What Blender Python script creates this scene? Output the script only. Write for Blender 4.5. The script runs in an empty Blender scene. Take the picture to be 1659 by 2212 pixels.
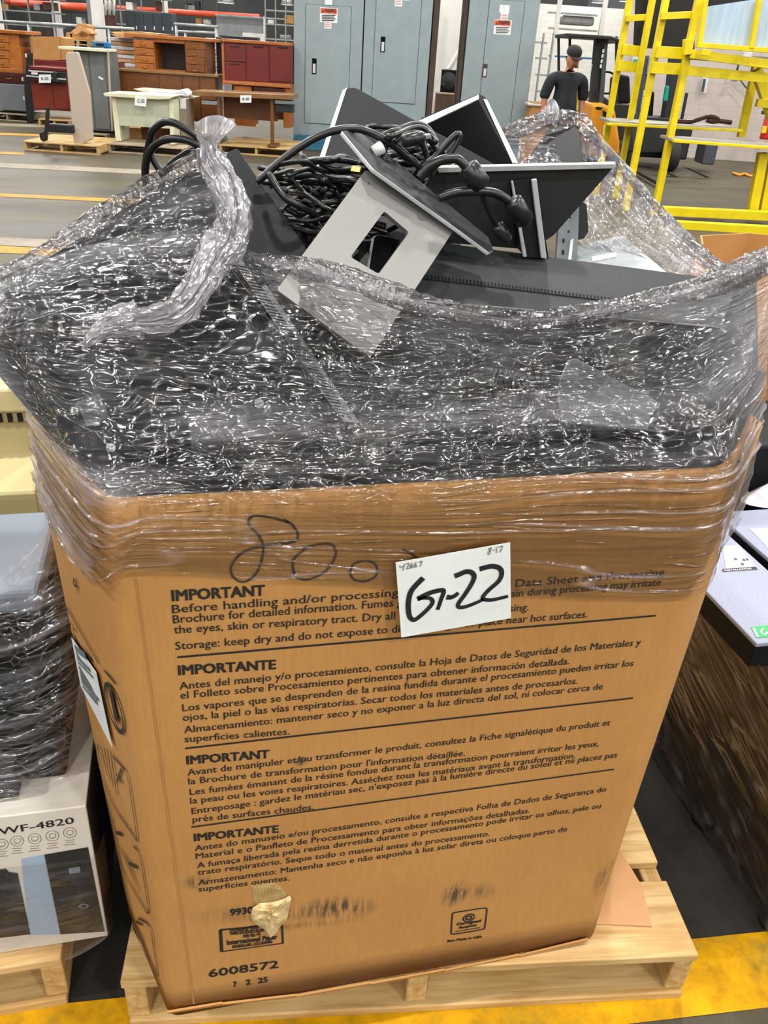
import bpy, bmesh, math, random
import numpy as np
from mathutils import Vector, Matrix, Euler
SC = bpy.context.scene
COL = SC.collection
random.seed(7); RNG = np.random.default_rng(7)

# ------------------------------------------------------------------ camera
F_PX = 1783.0; CX, CY = 829.5, 1106.0; HCAM = 1.62
_d = np.array([617.0-CX, 4280.0-CY, F_PX]); _d /= np.linalg.norm(_d)
_x = np.array([8830.0-CX, 638.0-CY, F_PX]); _x -= _d*_x.dot(_d); _x /= np.linalg.norm(_x)
_z = -_d; _y = np.cross(_z, _x)
R = np.array([_x, _y, _z])
cam_data = bpy.data.cameras.new('camera'); cam = bpy.data.objects.new('camera', cam_data); COL.objects.link(cam)
cam_data.sensor_fit = 'VERTICAL'; cam_data.sensor_height = 24.0
cam_data.lens = F_PX/2212.0*24.0
cam_data.clip_start = .02; cam_data.clip_end = 300
_m = Matrix(((R[0,0], -R[0,1], -R[0,2], 0), (R[1,0], -R[1,1], -R[1,2], 0), (R[2,0], -R[2,1], -R[2,2], HCAM), (0,0,0,1)))
cam.matrix_world = _m
SC.camera = cam

# ------------------------------------------------------------------ light and exposure
SC.view_settings.view_transform = 'Standard'; SC.view_settings.look = 'None'
SC.view_settings.exposure = 0.0; SC.view_settings.gamma = 1.0; SC.view_settings.use_curve_mapping = False
SC.cycles.transparent_max_bounces = 10; SC.cycles.max_bounces = 4; SC.cycles.diffuse_bounces = 2; SC.cycles.glossy_bounces = 2; SC.cycles.caustics_reflective = False; SC.cycles.caustics_refractive = False
SC.cycles.sample_clamp_indirect = 6.0
world = bpy.data.worlds.new('world'); SC.world = world; world.use_nodes = True
world.node_tree.nodes['Background'].inputs[0].default_value = (.80, .82, .86, 1)
world.node_tree.nodes['Background'].inputs[1].default_value = 0.17
CEIL = 6.6
def area(loc, size, power, col=(1, .985, .955)):
    l = bpy.data.lights.new('high_bay_light', 'AREA'); l.shape = 'DISK'; l.size = size; l.energy = power; l.color = col
    o = bpy.data.objects.new('high_bay_light', l); COL.objects.link(o); o.location = loc
    return o
for ix in range(-2, 4):
    for iy in range(-4, 5):
        area((ix*4.5+.6+(iy % 2)*2.1, iy*4.0+.5, CEIL-.65), .30, 172)
for ix in range(-2, 5):
    for iy in range(4, 11):
        area((ix*5.0+1.2, iy*5.0+.4, CEIL-.65), .45, 222)

# ------------------------------------------------------------------ helpers: pixels to points
CAMP = np.array([0, 0, HCAM])
def ray(px, py): return R @ np.array([px-CX, py-CY, F_PX])
def P(px, py, Y):
    r = ray(px, py); return Vector(CAMP + r*(Y/r[1]))
def G(px, py, z=0.0):
    r = ray(px, py); return Vector(CAMP + r*((z-HCAM)/r[2]))
YAW = math.atan2(R[0,2], R[1,2])
FH = np.array([math.sin(YAW), math.cos(YAW), 0]); RH = np.array([math.cos(YAW), -math.sin(YAW), 0])
def W(px, py, D):
    r = ray(px, py); return Vector(CAMP + r*(D/r.dot(FH)))
def on_line(px, py, a, b):          # vertical plane through two plan points
    r = ray(px, py); n = np.array([b[1]-a[1], a[0]-b[0], 0.0]); p = np.array([a[0], a[1], 0.0])
    return Vector(CAMP + r*(n.dot(p-CAMP)/n.dot(r)))
def proj(p):
    c = R.T @ (np.array(p)-CAMP); return CX+F_PX*c[0]/c[2], CY+F_PX*c[1]/c[2]

# ------------------------------------------------------------------ helpers: objects
def link(o, parent=None):
    COL.objects.link(o)
    if parent is not None: o.parent = parent
    return o
def tag(o, label=None, cat=None, group=None, kind=None):
    if label: o['label'] = label
    if cat: o['category'] = cat
    if group: o['group'] = group
    if kind: o['kind'] = kind
    return o
def thing(name, label, cat, loc=(0,0,0), rz=0.0, group=None):
    o = link(bpy.data.objects.new(name, None)); o.location = loc; o.rotation_euler = (0, 0, rz); o.empty_display_size = .05
    return tag(o, label, cat, group)
class MB:
    def __init__(s): s.v = []; s.f = []; s.mi = []
    def add(s, vs, fs, m=0):
        b = len(s.v); s.v += [tuple(v) for v in vs]; s.f += [tuple(i+b for i in f) for f in fs]; s.mi += [m]*len(fs)
    def box(s, x0, x1, y0, y1, z0, z1, m=0, M=None):
        vs = [Vector((x, y, z)) for z in (z0, z1) for y in (y0, y1) for x in (x0, x1)]
        if M is not None: vs = [M @ v for v in vs]
        s.add(vs, [(0,2,3,1), (4,5,7,6), (0,1,5,4), (2,6,7,3), (0,4,6,2), (1,3,7,5)], m); return s
    def prism(s, pts, off, m=0, mside=None):
        n = len(pts); a = [Vector(p) for p in pts]; off = Vector(off); b = [p+off for p in a]
        s.add(a+b, [tuple(range(n)), tuple(range(2*n-1, n-1, -1))], m)
        s.add(a+b, [((i+1) % n, i, n+i, n+(i+1) % n) for i in range(n)], m if mside is None else mside); return s
    def tube(s, pts, r, seg=8, m=0, caps=True, closed=False):
        pts = [Vector(p) for p in pts]; n = len(pts); rs = r if hasattr(r, '__len__') else [r]*n
        t0 = (pts[1]-pts[0]).normalized(); up = Vector((0,0,1)) if abs(t0.z) < .9 else Vector((1,0,0))
        nrm = (up - t0*up.dot(t0)).normalized(); vs = []
        for i in range(n):
            t = (pts[min(i+1, n-1)]-pts[max(i-1, 0)]).normalized()
            nrm = (nrm - t*nrm.dot(t)).normalized(); bn = t.cross(nrm)
            for k in range(seg):
                a = 2*math.pi*k/seg; vs.append(pts[i]+(nrm*math.cos(a)+bn*math.sin(a))*rs[i])
        fs = [(i*seg+k, i*seg+(k+1) % seg, (i+1)*seg+(k+1) % seg, (i+1)*seg+k) for i in range(n-1) for k in range(seg)]
        if caps: fs += [tuple(range(seg-1, -1, -1)), tuple((n-1)*seg+k for k in range(seg))]
        s.add(vs, fs, m); return s
    def bar(s, a, b, w, h=None, m=0):
        a = Vector(a); b = Vector(b); h = h or w; t = (b-a).normalized(); up = Vector((0,0,1)) if abs(t.z) < .9 else Vector((RH[0], RH[1], 0))
        x = t.cross(up).normalized(); y = x.cross(t).normalized()
        c = [x*(-w/2)+y*(-h/2), x*(w/2)+y*(-h/2), x*(w/2)+y*(h/2), x*(-w/2)+y*(h/2)]
        s.prism([a+k for k in c], b-a, m); return s
    def lathe(s, prof, seg=24, m=0, M=None):
        vs = []; n = len(prof)
        for k in range(seg):
            a = 2*math.pi*k/seg
            for r, z in prof: vs.append(Vector((r*math.cos(a), r*math.sin(a), z)))
        if M is not None: vs = [M @ v for v in vs]
        s.add(vs, [(k*n+i, ((k+1) % seg)*n+i, ((k+1) % seg)*n+i+1, k*n+i+1) for k in range(seg) for i in range(n-1)], m); return s
    def build(s, name, mats, parent=None, smooth=False, bevel=0, world=False, seg=2):
        me = bpy.data.meshes.new(name); me.from_pydata(s.v, [], s.f)
        mats = mats if isinstance(mats, (list, tuple)) else [mats]
        for m in mats: me.materials.append(m)
        if len(mats) > 1: me.polygons.foreach_set('material_index', s.mi)
        bm = bmesh.new(); bm.from_mesh(me); bmesh.ops.remove_doubles(bm, verts=bm.verts, dist=1e-6); bmesh.ops.recalc_face_normals(bm, faces=bm.faces); bm.to_mesh(me); bm.free()
        if smooth: me.polygons.foreach_set('use_smooth', [True]*len(me.polygons))
        me.update()
        o = link(bpy.data.objects.new(name, me), parent)
        if world and parent is not None: o.matrix_parent_inverse = pmat(parent).inverted()
        if bevel:
            b = o.modifiers.new('edge', 'BEVEL'); b.width = bevel; b.segments = seg; b.limit_method = 'ANGLE'; b.angle_limit = .6
        return o
def pmat(p):
    m = Matrix.LocRotScale(p.location, p.rotation_euler, p.scale)
    return (pmat(p.parent) @ p.matrix_parent_inverse @ m) if p.parent else m
def catmull(pts, k=8):
    pts = [Vector(p) for p in pts]; out = []
    for i in range(len(pts)-1):
        p0 = pts[max(i-1, 0)]; p1 = pts[i]; p2 = pts[i+1]; p3 = pts[min(i+2, len(pts)-1)]
        for j in range(k):
            t = j/k; out.append(.5*((2*p1)+(p2-p0)*t+(2*p0-5*p1+4*p2-p3)*t*t+(3*p1-p0-3*p2+p3)*t**3))
    return out+[pts[-1]]

# ------------------------------------------------------------------ helpers: materials
def C(h):
    h = h.lstrip('#'); c = [int(h[i:i+2], 16)/255 for i in (0, 2, 4)]
    return tuple(x/12.92 if x <= .04045 else ((x+.055)/1.055)**2.4 for x in c)+(1,)
def newmat(name):
    m = bpy.data.materials.new(name); m.use_nodes = True; nt = m.node_tree
    return m, nt, nt.nodes['Principled BSDF']
def N(nt, t, **kw):
    n = nt.nodes.new(t)
    for k, v in kw.items(): setattr(n, k, v)
    return n
def mapped(nt, scale, coord='Object'):
    tc = N(nt, 'ShaderNodeTexCoord'); mp = N(nt, 'ShaderNodeMapping'); mp.inputs['Scale'].default_value = scale
    nt.links.new(tc.outputs[coord], mp.inputs['Vector']); return mp.outputs['Vector']
def noise(nt, vec, scale=5, detail=4, rough=.55, dist=0):
    n = N(nt, 'ShaderNodeTexNoise'); n.inputs['Scale'].default_value = scale; n.inputs['Detail'].default_value = detail
    n.inputs['Roughness'].default_value = rough; n.inputs['Distortion'].default_value = dist
    nt.links.new(vec, n.inputs['Vector']); return n.outputs['Fac']
def ramp(nt, fac, stops, ease='LINEAR'):
    r = N(nt, 'ShaderNodeValToRGB'); r.color_ramp.interpolation = ease; e = r.color_ramp.elements
    while len(e) < len(stops): e.new(.5)
    for i, (p, c) in enumerate(stops):
        e[i].position = p; e[i].color = c if len(c) == 4 else tuple(c)+(1,)
    nt.links.new(fac, r.inputs['Fac']); return r.outputs['Color']
def bump(nt, h, bsdf, strength=.3, dist=.005):
    b = N(nt, 'ShaderNodeBump'); b.inputs['Strength'].default_value = strength; b.inputs['Distance'].default_value = dist
    nt.links.new(h, b.inputs['Height']); nt.links.new(b.outputs['Normal'], bsdf.inputs['Normal']); return b
def mat(name, a, b=None, rough=.5, metal=0.0, scale=(1,1,1), ns=6, bmp=0.0, bd=.003, detail=4, spec=None, lo=.35, hi=.65, dist=0):
    m, nt, p = newmat(name)
    p.inputs['Roughness'].default_value = rough; p.inputs['Metallic'].default_value = metal
    if spec is not None: p.inputs['Specular IOR Level'].default_value = spec
    ca = C(a)
    cb = C(b) if b else tuple(x*.86 for x in ca[:3])+(1,)
    v = mapped(nt, scale); f = noise(nt, v, ns, detail, dist=dist)
    nt.links.new(ramp(nt, f, [(lo, ca), (hi, cb)]), p.inputs['Base Color'])
    if bmp: bump(nt, f, p, bmp, bd)
    return m
def emis(name, c, s):
    m, nt, p = newmat(name); p.inputs['Base Color'].default_value = C(c); p.inputs['Emission Color'].default_value = C(c); p.inputs['Emission Strength'].default_value = s
    return m

M = {}
M['card'] = mat('corrugated_cardboard', 'b58349', 'a3743c', .75, scale=(1,1,1), ns=3.2, bmp=.12, bd=.004, lo=.3, hi=.7)
M['card_edge'] = mat('cardboard_edge', '8a6338', '5d3f22', .85, scale=(60,60,1), ns=4)
M['card_torn'] = mat('torn_liner', 'dcc390', 'b3935d', .9, scale=(1,1,1), ns=60, bmp=.6, bd=.002)
M['card_pale'] = mat('pale_cardboard', 'c99b6e', 'b68758', .8, ns=5)
M['ink'] = mat('print_ink', '1d1a18', '282420', .6, ns=200)
M['marker'] = mat('marker_ink', '17171a', '26262a', .45, ns=90)
M['marker_faint'] = mat('faint_marker_ink', '3b3126', '57452f', .6, ns=60)
M['pencil'] = mat('pencil', '6a6a6a', '8a8a8a', .7, ns=150)
M['paper'] = mat('white_paper', 'e6e9e6', 'dde2de', .6, ns=9)
M['label'] = mat('white_label', 'e2e5e6', 'd2d6d8', .45, ns=12)
M['soot'] = mat('soot', '6e5334', '4b3a27', .8, ns=40)
M['plastic'] = mat('black_plastic', '232527', '1b1d1f', .55, ns=240, bmp=.05, bd=.0005, spec=.22)
M['plastic_d'] = mat('deep_black_plastic', '131415', '0d0e0f', .5, ns=60, spec=.2)
M['gloss'] = mat('gloss_black_glass', '08090a', '0c0d0e', .08, ns=4)
M['char'] = mat('charcoal_plastic', '3f4142', '363839', .55, ns=420, bmp=.08, bd=.0006, spec=.25)
M['slot'] = mat('vent_slot', '0a0a0a', '050505', .8)
M['silver'] = mat('brushed_silver', '8e8d89', '898884', .45, .3, scale=(1,1,1), ns=420, bmp=.02, bd=.0003)
M['silver_l'] = mat('pale_silver_edge', 'd4d5d6', 'c4c6c8', .35, .25, ns=30)
M['steel'] = mat('zinc_steel', '9aa0a2', '7f8688', .38, .6, ns=22)
M['rubber'] = mat('black_rubber', '121213', '191a1b', .33, ns=30)
M['gold'] = mat('gold_contact', 'b89a55', '8f7436', .3, .9, ns=40)
M['white_pl'] = mat('white_plastic', 'd8d8d4', 'c8c8c4', .4, ns=20)
M['teal'] = mat('teal_plastic', '15a08c', '118a78', .4)

def wood(name, a, b, sc=(3, 40, 40), rough=.6, bmp=.25, ns=1.5):
    m, nt, p = newmat(name); p.inputs['Roughness'].default_value = rough
    v = mapped(nt, sc); f = noise(nt, v, ns, 5, .6, .6)
    v2 = mapped(nt, (2, 2, 2)); f2 = noise(nt, v2, 2.0, 3)
    mx = N(nt, 'ShaderNodeMix', data_type='RGBA', blend_type='MULTIPLY'); mx.inputs['Factor'].default_value = .5
    nt.links.new(ramp(nt, f, [(.32, C(a)), (.68, C(b))]), mx.inputs['A'])
    nt.links.new(ramp(nt, f2, [(.35, (1, 1, 1, 1)), (.7, (.62, .58, .52, 1))]), mx.inputs['B'])
    nt.links.new(mx.outputs['Result'], p.inputs['Base Color']); bump(nt, f, p, bmp, .002); return m
M['pine'] = wood('pallet_pine', 'd3b37c', 'ae864c')
M['pine_y'] = wood('pallet_pine_across', 'd3b37c', 'ac844a', (40, 3, 40))
M['pine_o'] = wood('old_orange_pine', 'b57f47', '8d5c2e', (40, 3, 40))
M['pine_g'] = wood('grey_pallet_wood', 'b7a68c', '8d7c62')
M['pine_gy'] = wood('grey_pallet_wood_across', 'b29f82', '85745a', (40, 3, 40))
M['oak'] = wood('oak_veneer', 'b9702f', '94541f', (4, 30, 30), .4, .05)
M['oak_d'] = wood('oak_dark_veneer', '8a4f20', '6c3b17', (30, 30, 4), .4, .05)
M['walnut'] = wood('walnut_veneer', '7d4a20', '633815', (30, 30, 3), .4, .05)
M['walnut_l'] = wood('walnut_top', '8f6a42', '7a5733', (4, 30, 30), .35, .05)
M['mahog'] = wood('mahogany', '4f2116', '371510', (4, 30, 30), .35, .05)
M['burg'] = mat('burgundy_laminate', '6a1f1c', '5e1a18', .4, ns=3)
M['burg_r'] = mat('red_brown_laminate', '7c2c19', '6c2415', .45, ns=3)
M['knee'] = mat('kneehole_panel', '36201a', '2c1914', .5, ns=4)
M['brass'] = mat('aged_brass', 'b98f4a', '8a6428', .35, .8)
M['partition'] = mat('beige_fabric_panel', 'bcae9f', 'ab9c8e', .9, ns=240, bmp=.2, bd=.002)
M['gcab'] = mat('grey_cabinet_paint', '6b6f6f', '606464', .45, ns=3)
M['gpanel'] = mat('grey_panel_paint', '6c7274', '62686b', .45, ns=3)
M['bluegrey'] = mat('enclosure_grey_paint', '8d9b9e', '869498', .42, ns=5)
M['bluegrey_d'] = mat('enclosure_side_grey', '7f8c8f', '77858a', .45, ns=5)
M['seam'] = mat('dark_seam', '4a5354', '40494a', .7)
M['brown_side'] = mat('rust_brown_metal', '4d3a2e', '3b2c23', .6, ns=4)
M['cream'] = mat('cream_laminate', 'd8d8ba', 'cdcdae', .45, ns=3)
M['cream_d'] = mat('cream_green_panel', 'bcc1aa', 'b0b59f', .5, ns=3)
M['navy'] = mat('dark_slate_locker', '363d45', '2e353c', .4, ns=3)
M['yellow'] = mat('safety_yellow_paint', 'ead407', 'd8c005', .42, ns=7, lo=.3, hi=.7)
M['yellow_d'] = mat('worn_yellow_paint', 'c7a90a', '8f7a12', .5, ns=9)
M['deck'] = mat('galvanised_deck', 'b3aea6', '98938b', .45, .4, ns=8)
M['frost'] = mat('cloudy_blue_panel', 'b9cbdc', 'a3b9cf', .35, scale=(14,14,1), ns=2, lo=.3, hi=.7)
M['black_sheet'] = mat('black_fabric_sheet', '171615', '201f1d', .8, ns=3)
M['orange'] = mat('forklift_orange', 'e59a16', 'd88c10', .4, ns=4)
M['cone'] = mat('cone_orange', 'f0441c', 'e03a14', .5)
M['red'] = mat('signal_red', 'c4261d', 'b01f18', .4)
M['red_rail'] = mat('orange_red_rail', 'd8502f', 'c84626', .5)
M['tyre'] = mat('tyre_rubber', '1c1a18', '26231f', .75, ns=20, bmp=.4)
M['black_m'] = mat('black_metal', '17181a', '1e2022', .45, ns=5)
M['slate_m'] = mat('slate_grey_metal', '454b50', '3b4146', .45, ns=5)
M['lime'] = mat('lime_vest_green', 'a9c41d', '93ad16', .7)
M['white_wall'] = mat('white_painted_wall', 'dcdad3', 'd0cdc5', .6, ns=1.5)
M['grey_m'] = mat('galvanised_pipe', 'a3a6a6', '8d9090', .4, .4, ns=6)
M['blue'] = mat('blue_pallet_plastic', '2274a8', '1c6796', .45)
M['teal_base'] = mat('blue_painted_wood', '2f6d8c', '25586f', .7, ns=12)
M['brown_board'] = mat('brown_board', '5c3a2c', '4f3226', .7)
M['skin'] = mat('skin', 'b07a5c', 'a06a4e', .55, ns=20)
M['shirt'] = mat('dark_navy_shirt', '1b1f27', '14171e', .85, ns=14, bmp=.3, bd=.01)
M['trousers'] = mat('dark_trousers', '17171b', '111115', .85, ns=14)
M['cap'] = mat('black_cap', '1c1d1d', '141515', .8)
M['beige'] = mat('aged_beige_plastic', 'd3c795', 'c6ba88', .5, ns=3)
M['beige_d'] = mat('aged_beige_shade_plastic', 'b3a878', 'a89d6e', .5, ns=3)
M['slab_grey'] = mat('blue_grey_plastic', '7d8794', '737d8a', .4, ns=4)
M['print_grey'] = mat('lilac_grey_plastic', '9498ab', '8a8ea2', .5, ns=160, bmp=.05, bd=.0005)
M['green'] = mat('green_sticker', '22b45a', '1c9a4c', .4)
M['box_white'] = mat('white_carton', 'd9d2c6', 'cec6ba', .5, ns=4)
M['box_navy'] = mat('navy_carton_side', '2a2634', '221f2c', .45, ns=4)
M['printer_dk'] = mat('printed_printer_picture', '1f2326', '2b3033', .4, ns=6)
M['pic_blue'] = mat('printed_blue_tint', '9fb3c6', '8fa5ba', .45, ns=4)
M['laminate'] = wood('dark_brown_laminate', '35281b', '221810', (1.2, 1.2, 26), .35, .03, 1.0)
M['lamp_on'] = emis('lamp_lens', 'fffaf0', 9.0)
M['lamp_body'] = mat('lamp_housing', 'c9c9c9', 'b5b5b5', .4, .4)
M['hazard'] = mat('hazard_orange', 'd9531e', 'cb4a18', .5)
M['pink'] = mat('pink_sticker', 'd9a5a0', 'cf9a95', .5)
M['bubble'] = mat('cloudy_plastic_wrap', 'd7d3d6', 'bdb8bc', .3, ns=20, bmp=.6, bd=.02)

def film_mat(name, haze_lo, haze_hi, spec, su, sv, crest=1.0, base=1.0, tint=(.90, .87, .93), rough=.13, cscale=29, av=(.85, 2.0), bv=(.7, 2.3), ior=1.5, top=.8):
    m, nt, p = newmat(name); nt.nodes.remove(p); out = nt.nodes['Material Output']
    def math_(op, a, b=0.0):
        q = N(nt, 'ShaderNodeMath', operation=op)
        for i, x in enumerate((a, b)):
            if isinstance(x, (int, float)): q.inputs[i].default_value = x
            else: nt.links.new(x, q.inputs[i])
        return q.outputs[0]
    def gauss(x, w): q = math_('DIVIDE', x, w); return math_('EXPONENT', math_('MULTIPLY', math_('MULTIPLY', q, q), -1.0))
    def sharp(f, lo, hi):
        r = N(nt, 'ShaderNodeMapRange', interpolation_type='SMOOTHSTEP'); r.inputs[1].default_value = lo; r.inputs[2].default_value = hi; nt.links.new(f, r.inputs[0]); return r.outputs[0]
    v1 = mapped(nt, (1, 1, 1), 'UV'); vs = mapped(nt, (su, sv, 1), 'UV')
    def edges(src, sc):
        cr = N(nt, 'ShaderNodeTexVoronoi', feature='DISTANCE_TO_EDGE'); cr.inputs['Scale'].default_value = sc; nt.links.new(src, cr.inputs['Vector']); return cr.outputs['Distance']
    ca = N(nt, 'ShaderNodeAttribute'); ca.attribute_name = 'crease'; caf = ca.outputs['Fac']
    wv = N(nt, 'ShaderNodeTexNoise'); wv.inputs['Scale'].default_value = 13; wv.inputs['Detail'].default_value = 1; nt.links.new(v1, wv.inputs['Vector'])
    def warped(src, amt):
        ad = N(nt, 'ShaderNodeVectorMath', operation='MULTIPLY_ADD'); ad.inputs[1].default_value = (amt, amt, amt); nt.links.new(wv.outputs['Color'], ad.inputs[0]); nt.links.new(src, ad.inputs[2]); return ad.outputs['Vector']
    mk = noise(nt, v1, 19, 1); streak = noise(nt, vs, 1.0, 1, .45, .4)
    A = math_('MULTIPLY', gauss(edges(warped(mapped(nt, (av[0], av[1], 1), 'UV'), .10), cscale), .058), sharp(mk, .49, .59))
    B = math_('MULTIPLY', gauss(edges(warped(mapped(nt, (bv[0], bv[1], 1), 'UV'), .08), cscale*1.9), .080), sharp(mk, .57, .45))
    Cc = math_('MULTIPLY', gauss(math_('SUBTRACT', streak, .5), .035), sharp(wv.outputs['Fac'], .46, .6))
    cre = math_('ADD', math_('MULTIPLY', math_('ADD', A, B), caf), math_('MULTIPLY', Cc, math_('ADD', math_('MULTIPLY', caf, .6), .4)))
    h = math_('ADD', math_('MULTIPLY', math_('MULTIPLY', math_('ADD', math_('MULTIPLY', A, .0017), math_('MULTIPLY', B, .0014)), caf), crest), math_('MULTIPLY', Cc, .0020*crest))
    h = math_('ADD', h, math_('ADD', math_('MULTIPLY', streak, .0022*base), math_('MULTIPLY', math_('MULTIPLY', mk, .0055*base), caf)))
    bp = N(nt, 'ShaderNodeBump'); bp.inputs['Strength'].default_value = 1.0; bp.inputs['Distance'].default_value = 1.0; nt.links.new(h, bp.inputs['Height'])
    tr = N(nt, 'ShaderNodeBsdfTransparent'); tr.inputs['Color'].default_value = (.96, .955, .965, 1)
    df = N(nt, 'ShaderNodeBsdfDiffuse'); df.inputs['Color'].default_value = tint+(1,); nt.links.new(bp.outputs['Normal'], df.inputs['Normal'])
    tl = N(nt, 'ShaderNodeBsdfTranslucent'); tl.inputs['Color'].default_value = tint+(1,)
    mx0 = N(nt, 'ShaderNodeMixShader'); mx0.inputs[0].default_value = .4; nt.links.new(df.outputs[0], mx0.inputs[1]); nt.links.new(tl.outputs[0], mx0.inputs[2])
    gl = N(nt, 'ShaderNodeBsdfGlossy'); gl.inputs['Roughness'].default_value = rough; nt.links.new(bp.outputs['Normal'], gl.inputs['Normal'])
    at = N(nt, 'ShaderNodeAttribute'); at.attribute_name = 'haze'
    lay = mk
    hz = N(nt, 'ShaderNodeMapRange'); hz.inputs[1].default_value = .50; hz.inputs[2].default_value = .74; hz.inputs[3].default_value = haze_lo; hz.inputs[4].default_value = haze_hi
    nt.links.new(math_('ADD', math_('MULTIPLY', streak, .5), math_('MULTIPLY', lay, .5)), hz.inputs[0])
    hzt = math_('MINIMUM', math_('MAXIMUM', math_('ADD', math_('ADD', hz.outputs[0], at.outputs['Fac']), math_('MULTIPLY', cre, .03)), 0.0), .85)
    m1 = N(nt, 'ShaderNodeMixShader'); nt.links.new(hzt, m1.inputs[0]); nt.links.new(tr.outputs[0], m1.inputs[1]); nt.links.new(mx0.outputs[0], m1.inputs[2])
    fr = N(nt, 'ShaderNodeFresnel'); fr.inputs['IOR'].default_value = ior; nt.links.new(bp.outputs['Normal'], fr.inputs['Normal'])
    fs = math_('MINIMUM', math_('ADD', math_('ADD', fr.outputs[0], spec), math_('MULTIPLY', cre, .22)), top)
    m2 = N(nt, 'ShaderNodeMixShader'); nt.links.new(fs, m2.inputs[0]); nt.links.new(m1.outputs[0], m2.inputs[1]); nt.links.new(gl.outputs[0], m2.inputs[2])
    nt.links.new(m2.outputs[0], out.inputs['Surface']); return m
M['film'] = film_mat('stretch_film', .0, .05, .02, 4, 60, base=.4)
M['film_rope'] = film_mat('bunched_stretch_film', .28, .62, .10, 70, 14, 1.0, 1.2, av=(2.6, .7), bv=(3.2, .6))
M['film_side'] = film_mat('tight_stretch_film', .0, .12, .0, 6, 70, .3, .2, ior=1.3, top=.22)
M['film_back'] = film_mat('loose_stretch_film', .0, .20, .03, 46, 5, 1.0, 1.0)

# ------------------------------------------------------------------ helpers: lettering and strokes
def text_mesh(s, bold=0.0, align='LEFT'):
    cu = bpy.data.curves.new('lettering', 'FONT'); cu.body = s; cu.size = 1.0; cu.align_x = align; cu.offset = bold; cu.resolution_u = 2
    o = bpy.data.objects.new('lettering', cu); COL.objects.link(o)
    bpy.context.view_layer.update()
    dg = bpy.context.evaluated_depsgraph_get(); me = bpy.data.meshes.new_from_object(o.evaluated_get(dg))
    vs = [v.co.copy() for v in me.vertices]; fs = [tuple(p.vertices) for p in me.polygons]
    bpy.data.objects.remove(o); bpy.data.curves.remove(cu); bpy.data.meshes.remove(me)
    return vs, fs
def put_text(mb, s, p0, p1, up, height, lift=Vector((0,0,0)), bold=0.0, shear=0.0, m=0, dbl=0.0):
    """lettering from p0 to p1 (baseline ends) with the given cap height"""
    vs, fs = text_mesh(s, bold)
    if not vs: return
    x0 = min(v.x for v in vs); x1 = max(v.x for v in vs); ex = (p1-p0); k = height/.70
    mb.add([p0 + ex*((v.x-x0)/(x1-x0)) + up*(v.y*k) + ex.normalized()*(shear*v.y*k) + lift for v in vs], fs, m)
    if dbl:
        for sx, sz in ((1, 0), (0, 1), (1, 1)) if dbl > .001 else ((1, .3),):
            q = ex.normalized()*dbl*sx + up*dbl*.6*sz + lift + ex.cross(up).normalized()*-.00005*(1+sx+2*sz)
            mb.add([p0 + ex*((v.x-x0)/(x1-x0)) + up*(v.y*k) + q for v in vs], fs, m)
def stroke(mb, pts, w, nrm, k=6, m=0):
    pts = catmull(pts, k); n = len(pts); vs = []
    ws = w if hasattr(w, '__len__') else None
    for i in range(n):
        t = (pts[min(i+1, n-1)]-pts[max(i-1, 0)]).normalized(); s = t.cross(nrm).normalized()
        ww = w if ws is None else ws[0]+(ws[1]-ws[0])*i/(n-1)
        vs += [pts[i]-s*ww/2, pts[i]+s*ww/2]
    mb.add(vs, [(2*i, 2*i+1, 2*i+3, 2*i+2) for i in range(n-1)], m)

def vnoise(x, y, seed=0):
    """value noise on arrays"""
    r = np.random.default_rng(seed).random((64, 64)); xi = np.floor(x).astype(int); yi = np.floor(y).astype(int)
    fx = x-xi; fy = y-yi; fx = fx*fx*(3-2*fx); fy = fy*fy*(3-2*fy)
    a = r[xi % 64, yi % 64]; b = r[(xi+1) % 64, yi % 64]; c = r[xi % 64, (yi+1) % 64]; d = r[(xi+1) % 64, (yi+1) % 64]
    return (a*(1-fx)+b*fx)*(1-fy)+(c*(1-fx)+d*fx)*fy
# ================================================================== SETTING
def plane(name, pts, m, kind='structure'):
    mb = MB(); mb.add(pts, [tuple(range(len(pts)))]); o = mb.build(name, m); return tag(o, kind=kind)
def concrete():
    m, nt, p = newmat('polished_concrete'); v = mapped(nt, (1,1,1)); 
    big = noise(nt, v, .55, 3, .6, .5); v2 = mapped(nt, (.35, 1.6, 1)); st = noise(nt, v2, 1.3, 4, .65, .8); fine = noise(nt, v, 38, 3, .7)
    mx = N(nt, 'ShaderNodeMix', data_type='RGBA', blend_type='MULTIPLY'); mx.inputs['Factor'].default_value = .75
    nt.links.new(ramp(nt, st, [(.3, C('443f31')), (.5, C('534c3c')), (.72, C('625a43'))]), mx.inputs['A'])
    nt.links.new(ramp(nt, big, [(.32, (.55, .54, .52, 1)), (.6, (1, 1, 1, 1))]), mx.inputs['B'])
    mx2 = N(nt, 'ShaderNodeMix', data_type='RGBA', blend_type='MULTIPLY'); mx2.inputs['Factor'].default_value = .4
    nt.links.new(mx.outputs['Result'], mx2.inputs['A']); nt.links.new(ramp(nt, fine, [(.3, (.6, .6, .6, 1)), (.65, (1, 1, 1, 1))]), mx2.inputs['B'])
    nt.links.new(mx2.outputs['Result'], p.inputs['Base Color'])
    nt.links.new(ramp(nt, big, [(.3, (.4,.4,.4,1)), (.7, (.6,.6,.6,1))]), p.inputs['Roughness']); p.inputs['Specular IOR Level'].default_value = .27
    bump(nt, fine, p, .08, .004); return m
M['concrete'] = concrete()
fl = plane('floor', [(-26,-14,0), (34,-14,0), (34,64,0), (-26,64,0)], M['concrete'])
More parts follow.
